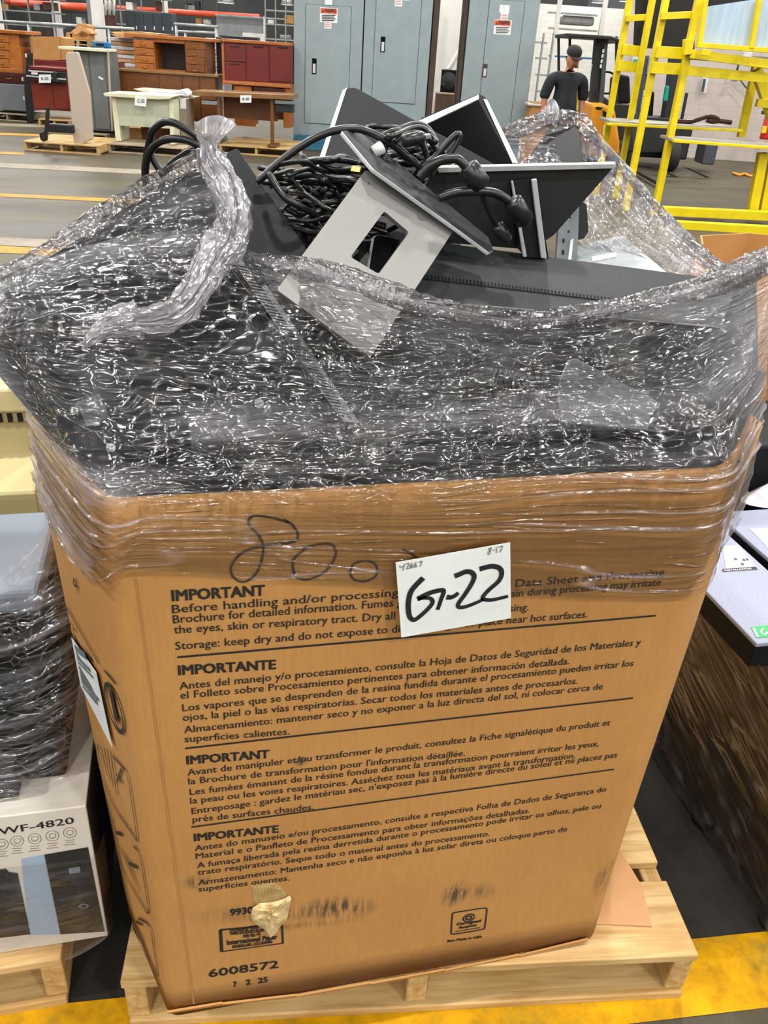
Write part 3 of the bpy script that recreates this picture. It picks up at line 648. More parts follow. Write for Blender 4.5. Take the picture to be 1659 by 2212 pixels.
# --- second monitor with a grey vent strip
t, f, nn = pc('monitor', 'black monitor with a grey slotted vent strip under the film in the middle', 'monitor', [(498,560),(905,648),(1050,930),(757,918)], [(498,560,1.10),(757,918,.965),(1050,930,.975)], .03, M['plastic'], .006, part='back_panel')
mb = MB(); mb.prism([f(x, y, .002) for x, y in ((500,562),(540,566),(775,915),(738,912))], -nn*.0008); v_ = mb.build('vent_strip', mat('grey_vent_plastic', '86888a', '797b7d', .45, ns=60), t, world=True)
mb = MB()
for i in range(46):
    s = i/46; x0, y0 = 506+s*226, 574+s*330; x1, y1 = 536+s*226, 572+s*330
    mb.prism([f(x0+3, y0, .0032), f(x1-2, y1+7, .0032), f(x1+1, y1+9.6, .0032), f(x0+6, y0+2.8, .0032)], -nn*.0003)
mb.build('vent_slots', M['slot'], v_, world=True)
# --- wide grey-edged computer across the front
t, f, nn = pc('desktop_computer', 'long charcoal computer edge with a slotted groove lying across the front of the heap', 'computer', [(890,505),(985,528),(1592,607),(1560,705),(830,640)], [(985,528,1.16),(1592,607,1.12),(830,640,1.06)], .004, M['char'], .004, M['silver_l'], part='top_edge')
mb = MB(); mb.prism([f(870,588,.0006), f(1352,648,.0006), f(1352,656,.0006), f(866,599,.0006)], -nn*.0006); v_ = mb.build('vent_groove', M['slot'], t, world=True)
mb = MB()
for i in range(62):
    s = i/62; x, y = 872+s*474, 590+s*58; mb.prism([f(x,y,.0016), f(x+3.2,y+.4,.0016), f(x+3.2,y+8,.0016), f(x,y+7.6,.0016)], -nn*.0005)
mb.build('vent_ribs', M['char'], v_, world=True)
slab('front_panel', [(828,630),(1562,696),(1500,880),(860,860)], [(828,630,1.07),(1562,696,1.055),(860,860,1.0)], .03, M['plastic'], t, .004)
# --- silver stand with a window, and its base plate
st = thing('monitor_stand', 'silver monitor stand with a square cable window and a tilted dark base plate', 'monitor stand', P(820,520,1.0))
f, nn = plane_from([(790,366,1.10),(985,490,1.08),(800,770,.965)])
outer = round_poly([f(x, y) for x, y in ((790,366),(985,490),(800,772),(598,626))], .004)
inner = round_poly([f(x, y) for x, y in ((830,456),(884,502),(818,592),(757,555))], .004)
bm = bmesh.new(); vo = [bm.verts.new(p) for p in outer]; vi = [bm.verts.new(p) for p in inner]
eo = [bm.edges.new((vo[i], vo[(i+1) % len(vo)])) for i in range(len(vo))]; ei = [bm.edges.new((vi[i], vi[(i+1) % len(vi)])) for i in range(len(vi))]
bmesh.ops.triangle_fill(bm, use_beauty=True, use_dissolve=False, edges=eo+ei)
r_ = bmesh.ops.extrude_face_region(bm, geom=list(bm.faces)); bmesh.ops.translate(bm, verts=[g for g in r_['geom'] if isinstance(g, bmesh.types.BMVert)], vec=nn*.008)
bmesh.ops.recalc_face_normals(bm, faces=bm.faces); me = bpy.data.meshes.new('neck_plate'); bm.to_mesh(me); bm.free(); me.materials.append(M['silver'])
o = link(bpy.data.objects.new('neck_plate', me), st); o.matrix_parent_inverse = pmat(st).inverted()
slab('base_plate', [(738,282),(768,276),(1056,512),(1067,540),(1058,546),(985,492),(806,364)], [(738,282,1.12),(1067,540,1.07),(1060,512,1.10)], .006, M['char'], st, .003, M['silver_l'])
# small black tablet-like plate seen through the window
pc('flat_plate', 'small black plate with a rounded corner seen through the stand window', 'plate', [(808,512),(818,506),(866,518),(824,594),(796,588)], [(808,512,1.12),(866,518,1.14),(796,588,1.10)], .006, M['plastic_d'], .004, M['silver_l'])
# --- tall dark panel behind
pc('monitor', 'tall dark monitor with a pale left edge standing highest at the back', 'monitor', [(744,192),(766,187),(1100,372),(1010,440),(690,420),(676,390)], [(755,190,1.42),(1100,372,1.34),(690,420,1.30)], .02, M['plastic'], .010, M['silver_l'])
f, nn = plane_from([(755,190,1.42),(1100,372,1.34),(690,420,1.30)])
mb = MB(); mb.prism([f(740,196,.0004), f(749,190,.0008), f(684,392,.0008), f(673,392,.0004)], nn*.02); mb.build('pale_edge', M['silver_l'], [o for o in bpy.data.objects if o.get('label','').startswith('tall dark monitor')][0], world=True)
# --- open screen frame with pale bezel
t, f, nn = pc('screen_frame', 'broken glossy black screen with a white bezel, its corner pointing up', 'screen', [(905,256),(1035,202),(1048,208),(1124,356),(1010,372)], [(1035,202,1.50),(905,256,1.50),(1124,356,1.40)], .02, M['plastic_d'], .006)
mb = MB(); mb.prism([f(x, y, .0015) for x, y in ((922,270),(1034,219),(1107,356),(1012,370))], nn*.001); mb.build('glass', M['gloss'], t, world=True)
mb = MB(); mb.prism([f(898,266,.003), f(1034,207,.003), f(1034,216,.003), f(912,274,.003)], nn*.003); mb.build('bezel_strip', M['silver_l'], t, world=True)
mb = MB(); mb.prism([f(1044,216,.003), f(1052,218,.003), f(1119,354,.003), f(1107,354,.003)], nn*.003); mb.build('bezel_strip', M['white_pl'], t, world=True)
# --- base plate seen edge-on and its neck
st2 = thing('monitor_stand', 'dark monitor stand upside down with a silver edged neck and flat square base', 'monitor stand', P(1130,440,1.15))
slab('base_plate', [(944,366),(1330,357),(1318,371),(1197,508),(1150,540),(905,520),(918,412)], [(944,366,1.12),(1330,357,1.10),(1197,508,1.16)], .008, M['char'], st2, .003)
slab('base_edge', [(944,362),(1330,354),(1331,361),(1322,364),(948,373)], [(944,362,1.112),(1330,354,1.092),(948,373,1.114)], .006, M['silver_l'], st2, .001)
slab('neck', [(1104,392),(1158,386),(1186,560),(1134,556)], [(1104,392,1.115),(1158,386,1.115),(1186,560,1.135)], .03, M['plastic'], st2, .002)
slab('neck_edge', [(1104,392),(1109,390),(1139,556),(1130,556)], [(1104,392,1.112),(1158,386,1.112),(1186,560,1.130)], .004, M['silver_l'], st2, 0)
slab('neck_edge', [(1148,388),(1160,386),(1182,560),(1169,558)], [(1104,392,1.110),(1158,386,1.110),(1186,560,1.128)], .004, M['silver_l'], st2, 0)
# --- steel bracket and chassis plate
t, f, nn = pc('steel_bracket', 'grey steel bracket with punched holes standing right of the upside down stand', 'bracket', [(1208,470),(1252,436),(1247,566),(1202,560)], [(1208,470,1.20),(1252,436,1.22),(1202,560,1.19)], .004, M['steel'], .002)
mb = MB()
for x, y, w, h in ((1217,520,4,9), (1216,545,5,10), (1228,500,3,5), (1232,470,3,4)): mb.prism([f(x-w/2,y-h/2,.0006), f(x+w/2,y-h/2,.0006), f(x+w/2,y+h/2,.0006), f(x-w/2,y+h/2,.0006)], nn*.0005)
mb.build('punched_holes', M['slot'], t, world=True)
mb = MB(); mb.prism([f(1231,520,.001), f(1238,514,.001), f(1233,562,.001), f(1226,562,.001)], nn*.0006); mb.build('label_strip', M['label'], t, world=True)
t, f, nn = pc('chassis_plate', 'pale zinc computer chassis plate lying behind the steel bracket', 'chassis', [(1240,532),(1345,508),(1440,588),(1235,580)], [(1240,532,1.36),(1345,508,1.38),(1235,580,1.26)], .006, M['steel'], .002)
mb = MB(); mb.prism([f(1278,556,.001), f(1330,546,.001), f(1332,556,.001), f(1280,566,.001)], nn*.0006); mb.build('white_sticker', M['label'], t, world=True)
pc('adapter_block', 'small black block with a pale strip behind the steel bracket', 'adapter', [(1246,430),(1268,440),(1272,500),(1262,516),(1244,516)], [(1246,430,1.34),(1268,440,1.34),(1244,516,1.32)], .03, M['plastic_d'], .004)
pc('monitor', 'black monitor wrapped in loose film at the back right corner of the bin', 'monitor', [(1176,292),(1250,268),(1262,362),(1120,368)], [(1176,292,1.60),(1250,268,1.62),(1120,368,1.52)], .03, M['plastic_d'], .01)
# --- the narrow monitor at the left behind the film peak
pc('monitor', 'narrow black monitor wedge rising behind the twisted film peak', 'monitor', [(488,330),(512,318),(670,548),(560,620),(500,520)], [(488,330,1.18),(670,548,1.10),(500,520,1.11)], .02, M['plastic'], .004, M['silver_l'])
pc('monitor', 'black flat monitor at the upper left of the heap under crumpled film', 'monitor', [(-90,640),(20,590),(110,552),(420,360),(500,440),(500,600),(60,730),(-90,770)], [(110,560,1.22),(420,360,1.22),(60,700,1.16)], .02, M['plastic'], .01)
pc('monitor', 'black monitor lying low at the front left along the bin rim', 'monitor', [(130,930),(820,905),(900,1070),(240,1082)], [(130,930,1.02),(820,905,.99),(240,1082,.90)], .02, M['plastic_d'], .01)
pc('monitor', 'black monitor lying low at the front right along the bin rim', 'monitor', [(760,880),(1660,800),(1570,1010),(800,1060)], [(760,880,1.01),(1570,1010,.90),(800,1060,.905)], .02, M['plastic_d'], .01)
pc('monitor', 'black monitor at the right end of the heap under stretched film', 'monitor', [(1480,650),(1635,600),(1640,850),(1540,960)], [(1480,650,1.10),(1635,600,1.13),(1540,960,.97)], .02, M['plastic'], .01)
pc('flat_plate', 'grey angular plate under the film at the right front of the heap', 'plate', [(1228,778),(1246,774),(1430,872),(1405,900),(1400,930),(1215,912),(1204,842)], [(1228,778,.985),(1430,872,.965),(1215,912,.945)], .005, mat('grey_stand_plate', '66686b', '5e6063', .4, .2, ns=80), .004, M['silver_l'])
pc('monitor', 'black monitor lying flat under the tangled cables left of the silver stand', 'monitor', [(500,400),(760,380),(900,420),(1000,520),(900,640),(640,660),(530,560)], [(500,400,1.36),(900,420,1.40),(640,660,1.13)], .02, M['plastic_d'], .01)
# a floor of dark parts deep in the bin
mb = MB(); mb.prism([Vector((x, y, 1.05)) for x, y in ((-.12,.92), (.68,.92), (.78,1.03), (.78,1.68), (.66,1.85), (-.05,1.85), (-.13,1.68), (-.13,1.08))], (0,0,.04))
tag(mb.build('tabletop_monitor', M['plastic_d']), 'black flat monitor lying deep inside the bin beneath all the other monitors', 'monitor')
# --- cables
def cable(pts, r, name='black_cable', label=None, group=None, k=8, m='rubber', parent=None, seg=7):
    mb = MB(); mb.tube(catmull(pts, k), r, seg); o = mb.build(name, M[m], parent, smooth=True)
    if label: tag(o, label, 'cable', group)
    return o
def c4p(l, y0, y1=None):
    y1 = y0 if y1 is None else y1; n_ = len(l)
    return [P(280+a/2.514, 180+b/2.514, y0+(y1-y0)*i/(n_-1)) for i, (a, b) in enumerate(l)]
cable(c4p([(150,700),(98,560),(82,470),(105,330),(125,260),(180,212),(240,214),(300,245),(360,285),(420,340),(520,400)], 1.30, 1.22), .0052, label='thick black cable making the highest loop left of the film peak')
cable(c4p([(260,660),(215,560),(175,490),(135,425),(105,350),(118,270)], 1.27, 1.28), .0052, label='thick black cable end dropping inside the tall left loop')
cable(c4p([(130,700),(92,570),(90,430),(130,345),(200,305),(290,305),(370,335),(470,390)], 1.29, 1.22), .0050, label='thick black cable making the lower loop left of the film peak')
cable(c4p([(160,640),(180,520),(225,440),(290,392),(340,368),(430,380)], 1.28, 1.22), .0046, label='black cable arc nearest the crumpled film left of the peak')
cable(c4p([(690,535),(740,495),(800,440),(930,342),(1040,282),(1150,250),(1250,250),(1350,288),(1450,350),(1560,440),(1612,488)], 1.14, 1.13), .0050, label='thick black power cable arching over the cable heap to the stand base')
cable(c4p([(1590,500),(1500,490),(1420,470),(1300,450),(1180,420),(1060,415),(990,440),(970,480)], 1.16, 1.2), .0045, label='black cable lying along under the arching power cable')
def c5p(l, y0, y1=None):
    y1 = y0 if y1 is None else y1; n_ = len(l)
    return [P(660+a/2.44, 180+b/2.44, y0+(y1-y0)*i/(n_-1)) for i, (a, b) in enumerate(l)]
cable(c5p([(600,500),(650,440),(720,405),(790,398),(830,425),(860,460)], 1.07, 1.06), .0060, label='thick black cable running into the ferrite choke in the middle')
cable(c5p([(700,605),(800,575),(900,570),(980,575),(1050,605),(1100,650)], 1.05, 1.05), .0058, label='thick black cable bending down over the dark stand neck')
cable(c5p([(610,440),(680,390),(760,300),(800,268),(810,290),(760,370),(690,430),(640,470)], 1.10, 1.10), .0042, label='black cable pinched into a narrow loop in front of the tall monitor')
cable(c5p([(935,590),(970,680),(1010,760)], 1.06, 1.07), .0042, label='black cable dropping straight to a ribbed plug')
cable(c5p([(470,310),(520,270),(590,262),(640,285),(680,340),(700,400),(680,470)], 1.12, 1.14), .0036, label='black cable curling around the display plug by the tall monitor')
cable(c5p([(380,330),(420,270),(480,250),(540,262),(620,330),(640,420),(600,470)], 1.15, 1.14), .0038, label='black cable coil behind the display plug')
# ferrite choke, plugs
def plug(name, label, a, b, r0, m='rubber', cat='plug', tip=None):
    t = thing(name, label, cat, (a+b)/2); d = (b-a); mb = MB(); mb.tube([a, a+d*.01, a+d*.08, a+d*.92, a+d*.99, b], [r0*.3, r0*.75, r0, r0, r0*.75, r0*.3], 18); mb.build('shell', M[m], t, smooth=True, world=True)
    if tip: mb = MB(); mb.bar(b+d*.01, b+d*tip[0], tip[1], tip[2]); mb.build('contact', M[tip[3]], t, world=True, bevel=.0006)
    return t
plug('ferrite_choke', 'fat black ferrite choke on the cable in the middle of the heap', P(1008,358,1.055), P(1042,404,1.05), .0135, cat='ferrite choke')
plug('power_plug', 'black moulded plug end lying against the dark stand neck', P(1106,432,1.045), P(1136,480,1.05), .0125)
plug('power_plug', 'black ribbed plug pointing down between the two stands', P(1072,486,1.055), P(1094,522,1.06), .0095)
plug('display_plug', 'flat black display plug with a silver tip in front of the tall monitor', P(868,306,1.09), P(916,296,1.09), .008, tip=(.28,.011,.005,'steel'))
plug('usb_plug', 'thin black plug with a pale tip standing up left of the arching cable', P(666,366,1.17), P(652,336,1.17), .0055, tip=(.45,.006,.004,'silver_l'))
plug('video_plug', 'brass fronted video plug facing out beside the silver stand', P(790,398,1.15), P(772,370,1.13), .010, tip=(.18,.014,.008,'gold'))
plug('white_plug', 'white plug body lying on the cables below the tall monitor', P(806,330,1.12), P(828,316,1.12), .008, m='white_pl')
plug('white_plug', 'second smaller white plug tucked under the coil', P(782,336,1.13), P(796,352,1.13), .006, m='white_pl')
rr = random.Random(11)
GRP = 'black cables tangled in the heap'
for i in range(46):
    x = rr.uniform(560, 700); y = rr.uniform(350, 500); ln = rr.uniform(120, 230); a = rr.uniform(-.15, .5); cv = rr.uniform(-50, 50); yy = rr.uniform(1.13, 1.30)
    pts = [P(x+ln*s*math.cos(a)+cv*.25*math.sin(s*5+i), y+ln*s*math.sin(a)+cv*math.sin(s*math.pi)*.7+rr.uniform(-6, 6), yy+.05*math.sin(s*4+i)) for s in np.linspace(0, 1, 6)]
    cable(pts, rr.choice((.0032, .0040, .0046)), label='black cable tangled in the heap left of the silver stand', group=GRP, k=6, seg=6)
for i in range(10):
    c = (rr.uniform(840, 920), rr.uniform(300, 380)); rx, ry = rr.uniform(40, 85), rr.uniform(20, 50); yy = rr.uniform(1.13, 1.24); a0 = rr.uniform(0, 6)
    pts = [P(c[0]+rx*math.cos(a0+s), c[1]+ry*math.sin(a0+s)+6*math.sin(3*s), yy+.02*math.sin(2*s)) for s in np.linspace(0, 5.2, 12)]
    cable(pts, rr.choice((.0032, .0040)), label='black cable coil between the silver stand base and the tall monitor', group='coiled black cables behind the stand base', k=4, seg=6)
for i in range(12):
    x = rr.uniform(1090, 1220); yy = rr.uniform(.97, .99); pts = [P(x+20*math.sin(i+s*3), 790+s*200, yy-.06*s) for s in np.linspace(0, 1, 6)]
    pts = [P(x+60*s*rr.uniform(-1, 1)-20, 800+150*s+rr.uniform(-8, 8), .975-.04*s) for s in np.linspace(0, 1, 5)]
    cable(pts, .0036, label='black cable hanging under the front film beside the grey plate', group='black cables under the front film', k=6, seg=6)

# ================================================================== STRETCH FILM
wrap = thing('stretch_wrap', 'clear crinkled stretch film wrapped around the top of the bin and its heap', 'plastic wrap', (.3, 1.3, 1.15))
def film_sheet(name, rows, nu, nv, m, amp=.005, seed=1, hz=None, fu=1.0, fv=1.0, crs=None, folds=None, fslope=0.0):
    """rows of control points (px,py,Y), bottom to top, all the same length"""
    G_ = np.array([[list(P(*q)) for q in r] for r in rows])              # R x Cn x 3
    def interp(A, n_):
        K = A.shape[0]; t = np.linspace(0, K-1, n_); i = np.minimum(t.astype(int), K-2); f = (t-i).reshape((-1,)+(1,)*(A.ndim-1))
        p0 = A[np.maximum(i-1, 0)]; p1 = A[i]; p2 = A[i+1]; p3 = A[np.minimum(i+2, K-1)]
        m1 = (p2-p0)/2; m2 = (p3-p1)/2
        return p1*(2*f**3-3*f**2+1)+m1*(f**3-2*f**2+f)+p2*(-2*f**3+3*f**2)+m2*(f**3-f**2)
    S = interp(G_, nv); S = np.swapaxes(interp(np.swapaxes(S, 0, 1), nu), 0, 1)   # nv x nu x 3
    du = np.gradient(S, axis=1); dv = np.gradient(S, axis=0); nr = np.cross(du, dv); nr /= np.linalg.norm(nr, axis=2, keepdims=True)+1e-9
    flip = np.sign(np.sum(nr*(CAMP-S), axis=2, keepdims=True)); nr = nr*flip
    lu = np.cumsum(np.linalg.norm(du, axis=2), axis=1); lv = np.cumsum(np.linalg.norm(dv, axis=2), axis=0)
    U = lu.mean(axis=0)[None, :]*np.ones((nv, 1)); V = lv.mean(axis=1)[:, None]*np.ones((1, nu))
    wob = vnoise(U*5, V*5, seed+9)*2.2
    h = np.zeros((nv, nu))
    for k, (su, sv, a) in enumerate(((7, 34, .8), (13, 75, .55), (30, 34, .45), (62, 85, .10))):
        su *= fu; sv *= fv
        r_ = 1-np.abs(2*vnoise(U*su+wob*1.3+k*7.7, V*sv+wob*1.1+k*3.1, seed+k)-1); h += a*(r_**2-.35)
    mask = .35+.9*vnoise(U*4.5, V*7, seed+31)
    if crs is not None: mask = mask*np.clip(.06+crs(np.linspace(0,1,nu)[None,:]*np.ones((nv,1)), np.linspace(0,1,nv)[:,None]*np.ones((1,nu))), 0, 1)
    fo = np.zeros((nv, nu))
    if folds is not None:
        for k, (su, sv, pw) in enumerate(((1.3, 22, 16), (2.4, 38, 14), (3.5, 60, 16))):
            fo += ((1-np.abs(2*vnoise(U*su+wob*.25+k*5.3, V*sv+U*fslope*sv+wob*.35, seed+50+k)-1))**pw)*vnoise(U*4+k*9, V*14, seed+60+k)
        fo *= folds(np.linspace(0,1,nu)[None,:]*np.ones((nv,1)), np.linspace(0,1,nv)[:,None]*np.ones((1,nu)))
    S = S+nr*(h*amp*mask+fo*.006)[:, :, None]
    me = bpy.data.meshes.new(name); idx = np.arange(nv*nu).reshape(nv, nu)
    q = np.stack([idx[:-1,:-1], idx[:-1,1:], idx[1:,1:], idx[1:,:-1]], -1).reshape(-1, 4)
    me.from_pydata(S.reshape(-1, 3).tolist(), [], q.tolist()); me.polygons.foreach_set('use_smooth', [True]*len(q))
    uv = me.uv_layers.new(name='UVMap'); li = np.empty(len(me.loops), int); me.loops.foreach_get('vertex_index', li)
    uv.data.foreach_set('uv', np.stack([U.reshape(-1)[li], V.reshape(-1)[li]], -1).reshape(-1))
    at = me.attributes.new('haze', 'FLOAT', 'POINT')
    at.data.foreach_set('value', ((hz(np.linspace(0,1,nu)[None,:]*np.ones((nv,1)), np.linspace(0,1,nv)[:,None]*np.ones((1,nu))) if hz is not None else 0)+fo*.42).reshape(-1))
    ac = me.attributes.new('crease', 'FLOAT', 'POINT'); cv = np.ones((nv, nu)) if crs is None else crs(np.linspace(0,1,nu)[None,:]*np.ones((nv,1)), np.linspace(0,1,nv)[:,None]*np.ones((1,nu)))
    ac.data.foreach_set('value', (cv*np.clip(.45+1.1*vnoise(U*6, V*9, seed+77), 0, 1.4)).reshape(-1))
    me.materials.append(m); o = link(bpy.data.objects.new(name, me), wrap); o.matrix_parent_inverse = pmat(wrap).inverted(); return o
def onb(px, py, d=.008):    # point of the bin's outer wall under a pixel, returned as (px,py,Y)
    best = None
    for a, b in ((DB, DA), ((-.105,.855), (.687,.855)), (EA, EB)):
        q = on_line(px, py, a, b)
        lo, hi = min(a[0], b[0])-.03, max(a[0], b[0])+.03
        if lo <= q.x <= hi and (best is None or q.y > best.y) and (a[0] != b[0]):
            if a == (-.105,.855) or not (-.10 < q.x < .68): best = q
    y = best.y if best is not None else .855
    return (px, py, y-d)
R0 = [(88,1085,1.085), (135,1175,.985), (203,1264,.855), (262,1238,.843), (420,1240,.843), (600,1252,.843), (800,1264,.843), (960,1276,.843), (1120,1284,.843), (1320,1292,.843), (1512,1283,.845), (1556,1195,.895), (1600,1120,.965)]
R0b = [(74,1000,1.085), (122,1085,.985), (210,1190,.850), (300,1172,.840), (440,1168,.840), (610,1165,.840), (800,1160,.840), (960,1155,.840), (1120,1150,.840), (1320,1150,.840), (1540,1140,.840), (1586,1060,.895), (1630,1000,.965)]
R1 = [(60,900,1.085), (112,965,.985), (215,1078,.846), (330,1070,.838), (460,1066,.838), (620,1060,.838), (800,1052,.838), (960,1046,.838), (1120,1036,.838), (1320,1022,.838), (1560,1008,.840), (1612,930,.895), (1652,870,.960)]
R2 = [(50,880,1.02), (110,925,.975), (180,955,.915), (330,960,.885), (470,950,.885), (640,940,.885), (810,930,.885), (960,920,.885), (1120,905,.885), (1320,890,.885), (1500,880,.89), (1600,810,.93), (1660,760,.985)]
R3 = [(-30,770,1.045), (30,760,1.03), (110,770,1.01), (280,780,.97), (440,790,.95), (620,800,.945), (780,805,.93), (930,800,.925), (1090,790,.925), (1280,780,.93), (1450,740,.94), (1590,690,.98), (1690,640,1.04)]
R4 = [(-70,690,1.05), (20,680,1.05), (110,680,1.05), (250,690,1.02), (420,700,1.0), (600,690,.99), (740,690,.955), (900,705,.95), (1080,725,.95), (1280,715,.955), (1440,680,.965), (1580,640,1.0), (1700,580,1.06)]
R5 = [(-75,640,1.13), (10,600,1.14), (100,560,1.14), (240,520,1.13), (420,500,1.09), (545,545,1.06), (690,580,1.0), (840,630,.975), (1000,672,.965), (1150,690,.965), (1320,662,.97), (1480,625,.99), (1700,540,1.08)]
film_sheet('front_sheet', [R0, R0b, R1, R2, R3, R4, R5], 640, 420, M['film'], .0045, 3,
           hz=lambda u, v: .42*np.exp(-((v-1.0)/.07)**2)*(u > .42)+.10*np.exp(-((v-1.0)/.04)**2)+.30*np.exp(-((v-.36)/.07)**2)*np.exp(-((u-.12)/.10)**2)+.22*np.exp(-(u/.05)**2)+.18*np.exp(-((v-.52)/.04)**2)*(u > .3)*vnoise(u*9, v*3, 5)+.24*np.exp(-((u-1)/.09)**2)-.08*(v < .32)*(u > .12), crs=lambda u, v: np.clip(.10+(v-.27)/.12, .10, 1)*np.clip(1-(u-.82)/.12, .3, 1)+.25*(v < .3)*(u < .2), folds=lambda u, v: np.where(v < .33, 1.0, .25), fslope=.03)
L0 = [(-75,655,1.11), (0,640,1.115), (90,620,1.11), (200,610,1.09), (320,610,1.07), (420,610,1.05), (500,600,1.05)]
L1 = [(-75,625,1.14), (5,588,1.15), (90,555,1.15), (200,520,1.14), (310,500,1.12), (420,480,1.10), (500,480,1.09)]
L2 = [(-75,615,1.16), (10,575,1.17), (100,530,1.18), (200,480,1.18), (310,430,1.16), (410,390,1.13), (495,390,1.12)]
L3 = [(-75,615,1.2), (20,572,1.2), (110,518,1.21), (200,460,1.22), (310,405,1.2), (410,352,1.17), (490,335,1.15)]
film_sheet('left_hood', [L0, L1, L2, L3], 300, 240, M['film'], .0065, 17, hz=lambda u, v: .0+.42*np.exp(-((v-1)/.13)**2)+.2*np.exp(-((v-.5)/.07)**2)*vnoise(u*6, v*2, 3), fu=1.0, fv=.6, folds=lambda u, v: .35+0*u, fslope=-.25)
B0 = [(1095,365,1.50), (1140,372,1.50), (1190,400,1.46), (1222,470,1.40), (1250,520,1.36), (1300,560,1.30), (1390,600,1.22), (1480,612,1.16), (1570,616,1.12)]
B1 = [(1092,330,1.54), (1140,335,1.55), (1200,350,1.53), (1250,400,1.48), (1290,450,1.42), (1340,500,1.36), (1420,550,1.26), (1500,590,1.18), (1580,608,1.12)]
B2 = [(1090,300,1.56), (1130,298,1.58), (1190,295,1.60), (1262,320,1.58), (1310,365,1.50), (1370,430,1.44), (1440,495,1.34), (1520,560,1.22), (1600,604,1.12)]
B3 = [(1092,288,1.58), (1125,275,1.60), (1180,258,1.63), (1258,255,1.66), (1312,312,1.56), (1380,395,1.48), (1450,470,1.38), (1530,548,1.24), (1640,600,1.10)]
film_sheet('back_sheet', [B0, B1, B2, B3], 360, 160, M['film_back'], .006, 23, hz=lambda u, v: .05+.16*np.exp(-((v-1)/.05)**2)+.14*np.exp(-((u-1)/.2)**2), fu=.5, fv=1.2, folds=lambda u, v: .8+0*u, fslope=.1)
def rope(name, path, radii, seed, m='film_rope', parent=None):
    pts = catmull([P(*p) for p in path], 14); n_ = len(pts); ts = np.linspace(0, 1, n_); rs = np.interp(ts, np.linspace(0, 1, len(radii)), radii); sg = 40
    mb = MB(); mb.tube(pts, [1e-3]*n_, sg, caps=False); V = np.array([list(v) for v in mb.v]).reshape(n_, sg, 3); Cn = np.array([list(p) for p in pts])[:, None, :]
    D_ = (V-Cn)/1e-3; L_ = np.concatenate([[0], np.cumsum(np.linalg.norm(np.diff(Cn[:,0], axis=0), axis=1))])
    u = L_[:, None]*np.ones((1, sg)); th = np.arange(sg)[None, :]/sg*np.ones((n_, 1))
    k = .55+.55*(1-np.abs(2*vnoise(u*14+th*3, th*9 % 64, seed)-1))+.35*(1-np.abs(2*vnoise(u*55, th*17, seed+1)-1))+.22*vnoise(u*120, th*30, seed+2)
    k[:, -1] = (k[:, 0]+k[:, -2])/2
    Q = Cn+D_*(rs[:, None]*k)[:, :, None]; 
    me = bpy.data.meshes.new(name); idx = np.arange(n_*sg).reshape(n_, sg); nx_ = np.roll(idx, -1, axis=1)
    q = np.stack([idx[:-1], nx_[:-1], nx_[1:], idx[1:]], -1).reshape(-1, 4)
    me.from_pydata(Q.reshape(-1, 3).tolist(), [], q.tolist()); me.polygons.foreach_set('use_smooth', [True]*len(q))
    uv = me.uv_layers.new(name='UVMap'); li = np.empty(len(me.loops), int); me.loops.foreach_get('vertex_index', li)
    uv.data.foreach_set('uv', np.stack([(th*.14).reshape(-1)[li], u.reshape(-1)[li]], -1).reshape(-1)); me.attributes.new('haze', 'FLOAT', 'POINT'); ac = me.attributes.new('crease', 'FLOAT', 'POINT'); ac.data.foreach_set('value', np.ones(len(me.vertices)))
    me.materials.append(M[m]); o = link(bpy.data.objects.new(name, me), wrap if parent is None else parent); o.matrix_parent_inverse = pmat(o.parent).inverted(); return o
K0 = [(430,372,1.10), (446,372,1.085), (462,374,1.10), (480,376,1.085)]
K1 = [(436,330,1.10), (447,328,1.08), (460,330,1.105), (474,334,1.085)]
K2 = [(428,296,1.10), (445,290,1.07), (464,288,1.11), (488,296,1.085)]
K3 = [(422,266,1.10), (446,252,1.075), (478,250,1.11), (511,268,1.09)]
film_sheet('peak_flap', [K0, K1, K2, K3], 90, 110, M['film_rope'], .007, 81, hz=lambda u, v: .12+.2*np.exp(-((v-1)/.1)**2), fu=.6, fv=.4)
rope('twisted_peak', [(450,318,1.10), (458,350,1.09), (486,400,1.08), (502,460,1.06), (490,520,1.04), (460,560,1.02), (435,610,1.0), (395,665,.985), (340,690,.985), (270,690,.99)], [.009,.013,.016,.018,.019,.016,.014,.015,.013,.009], 5)
rope('twisted_tail', [(300,690,.985), (250,700,.985), (215,715,.985), (185,745,.985)], [.018,.013,.008,.003], 9)
rope('film_fold', [(-60,632,1.13), (20,594,1.15), (110,536,1.17), (200,474,1.18), (300,414,1.16), (400,362,1.13), (450,335,1.11)], [.009,.009,.008,.008,.009,.009,.008], 12, 'film')
rope('top_hem', [(545,560,1.05), (640,575,1.01), (760,602,.98), (860,640,.962), (980,672,.955), (1110,690,.952), (1220,682,.955), (1340,660,.96), (1460,632,.975), (1560,608,1.0), (1700,550,1.06)], [.006,.009,.010,.010,.009,.010,.009,.008,.010,.012,.012], 21, 'film')
rope('corner_spike', [(1540,612,1.02), (1590,592,1.03), (1640,565,1.05), (1668,545,1.06)], [.012,.014,.012,.008], 31, 'film')
rope('back_peak', [(1090,292,1.57), (1130,276,1.59), (1180,262,1.62), (1232,262,1.64), (1262,285,1.62), (1290,340,1.56)], [.010,.012,.012,.014,.016,.006], 41, 'film_back')
rope('film_tip', [(1182,266,1.63), (1190,246,1.63), (1193,228,1.63), (1191,214,1.63)], [.016,.014,.009,.002], 47, 'film_rope')
rope('back_hem', [(1255,280,1.62), (1312,325,1.54), (1380,405,1.46), (1450,482,1.36), (1520,552,1.24), (1580,605,1.12)], [.006,.005,.006,.006,.008,.008], 44, 'film_back')
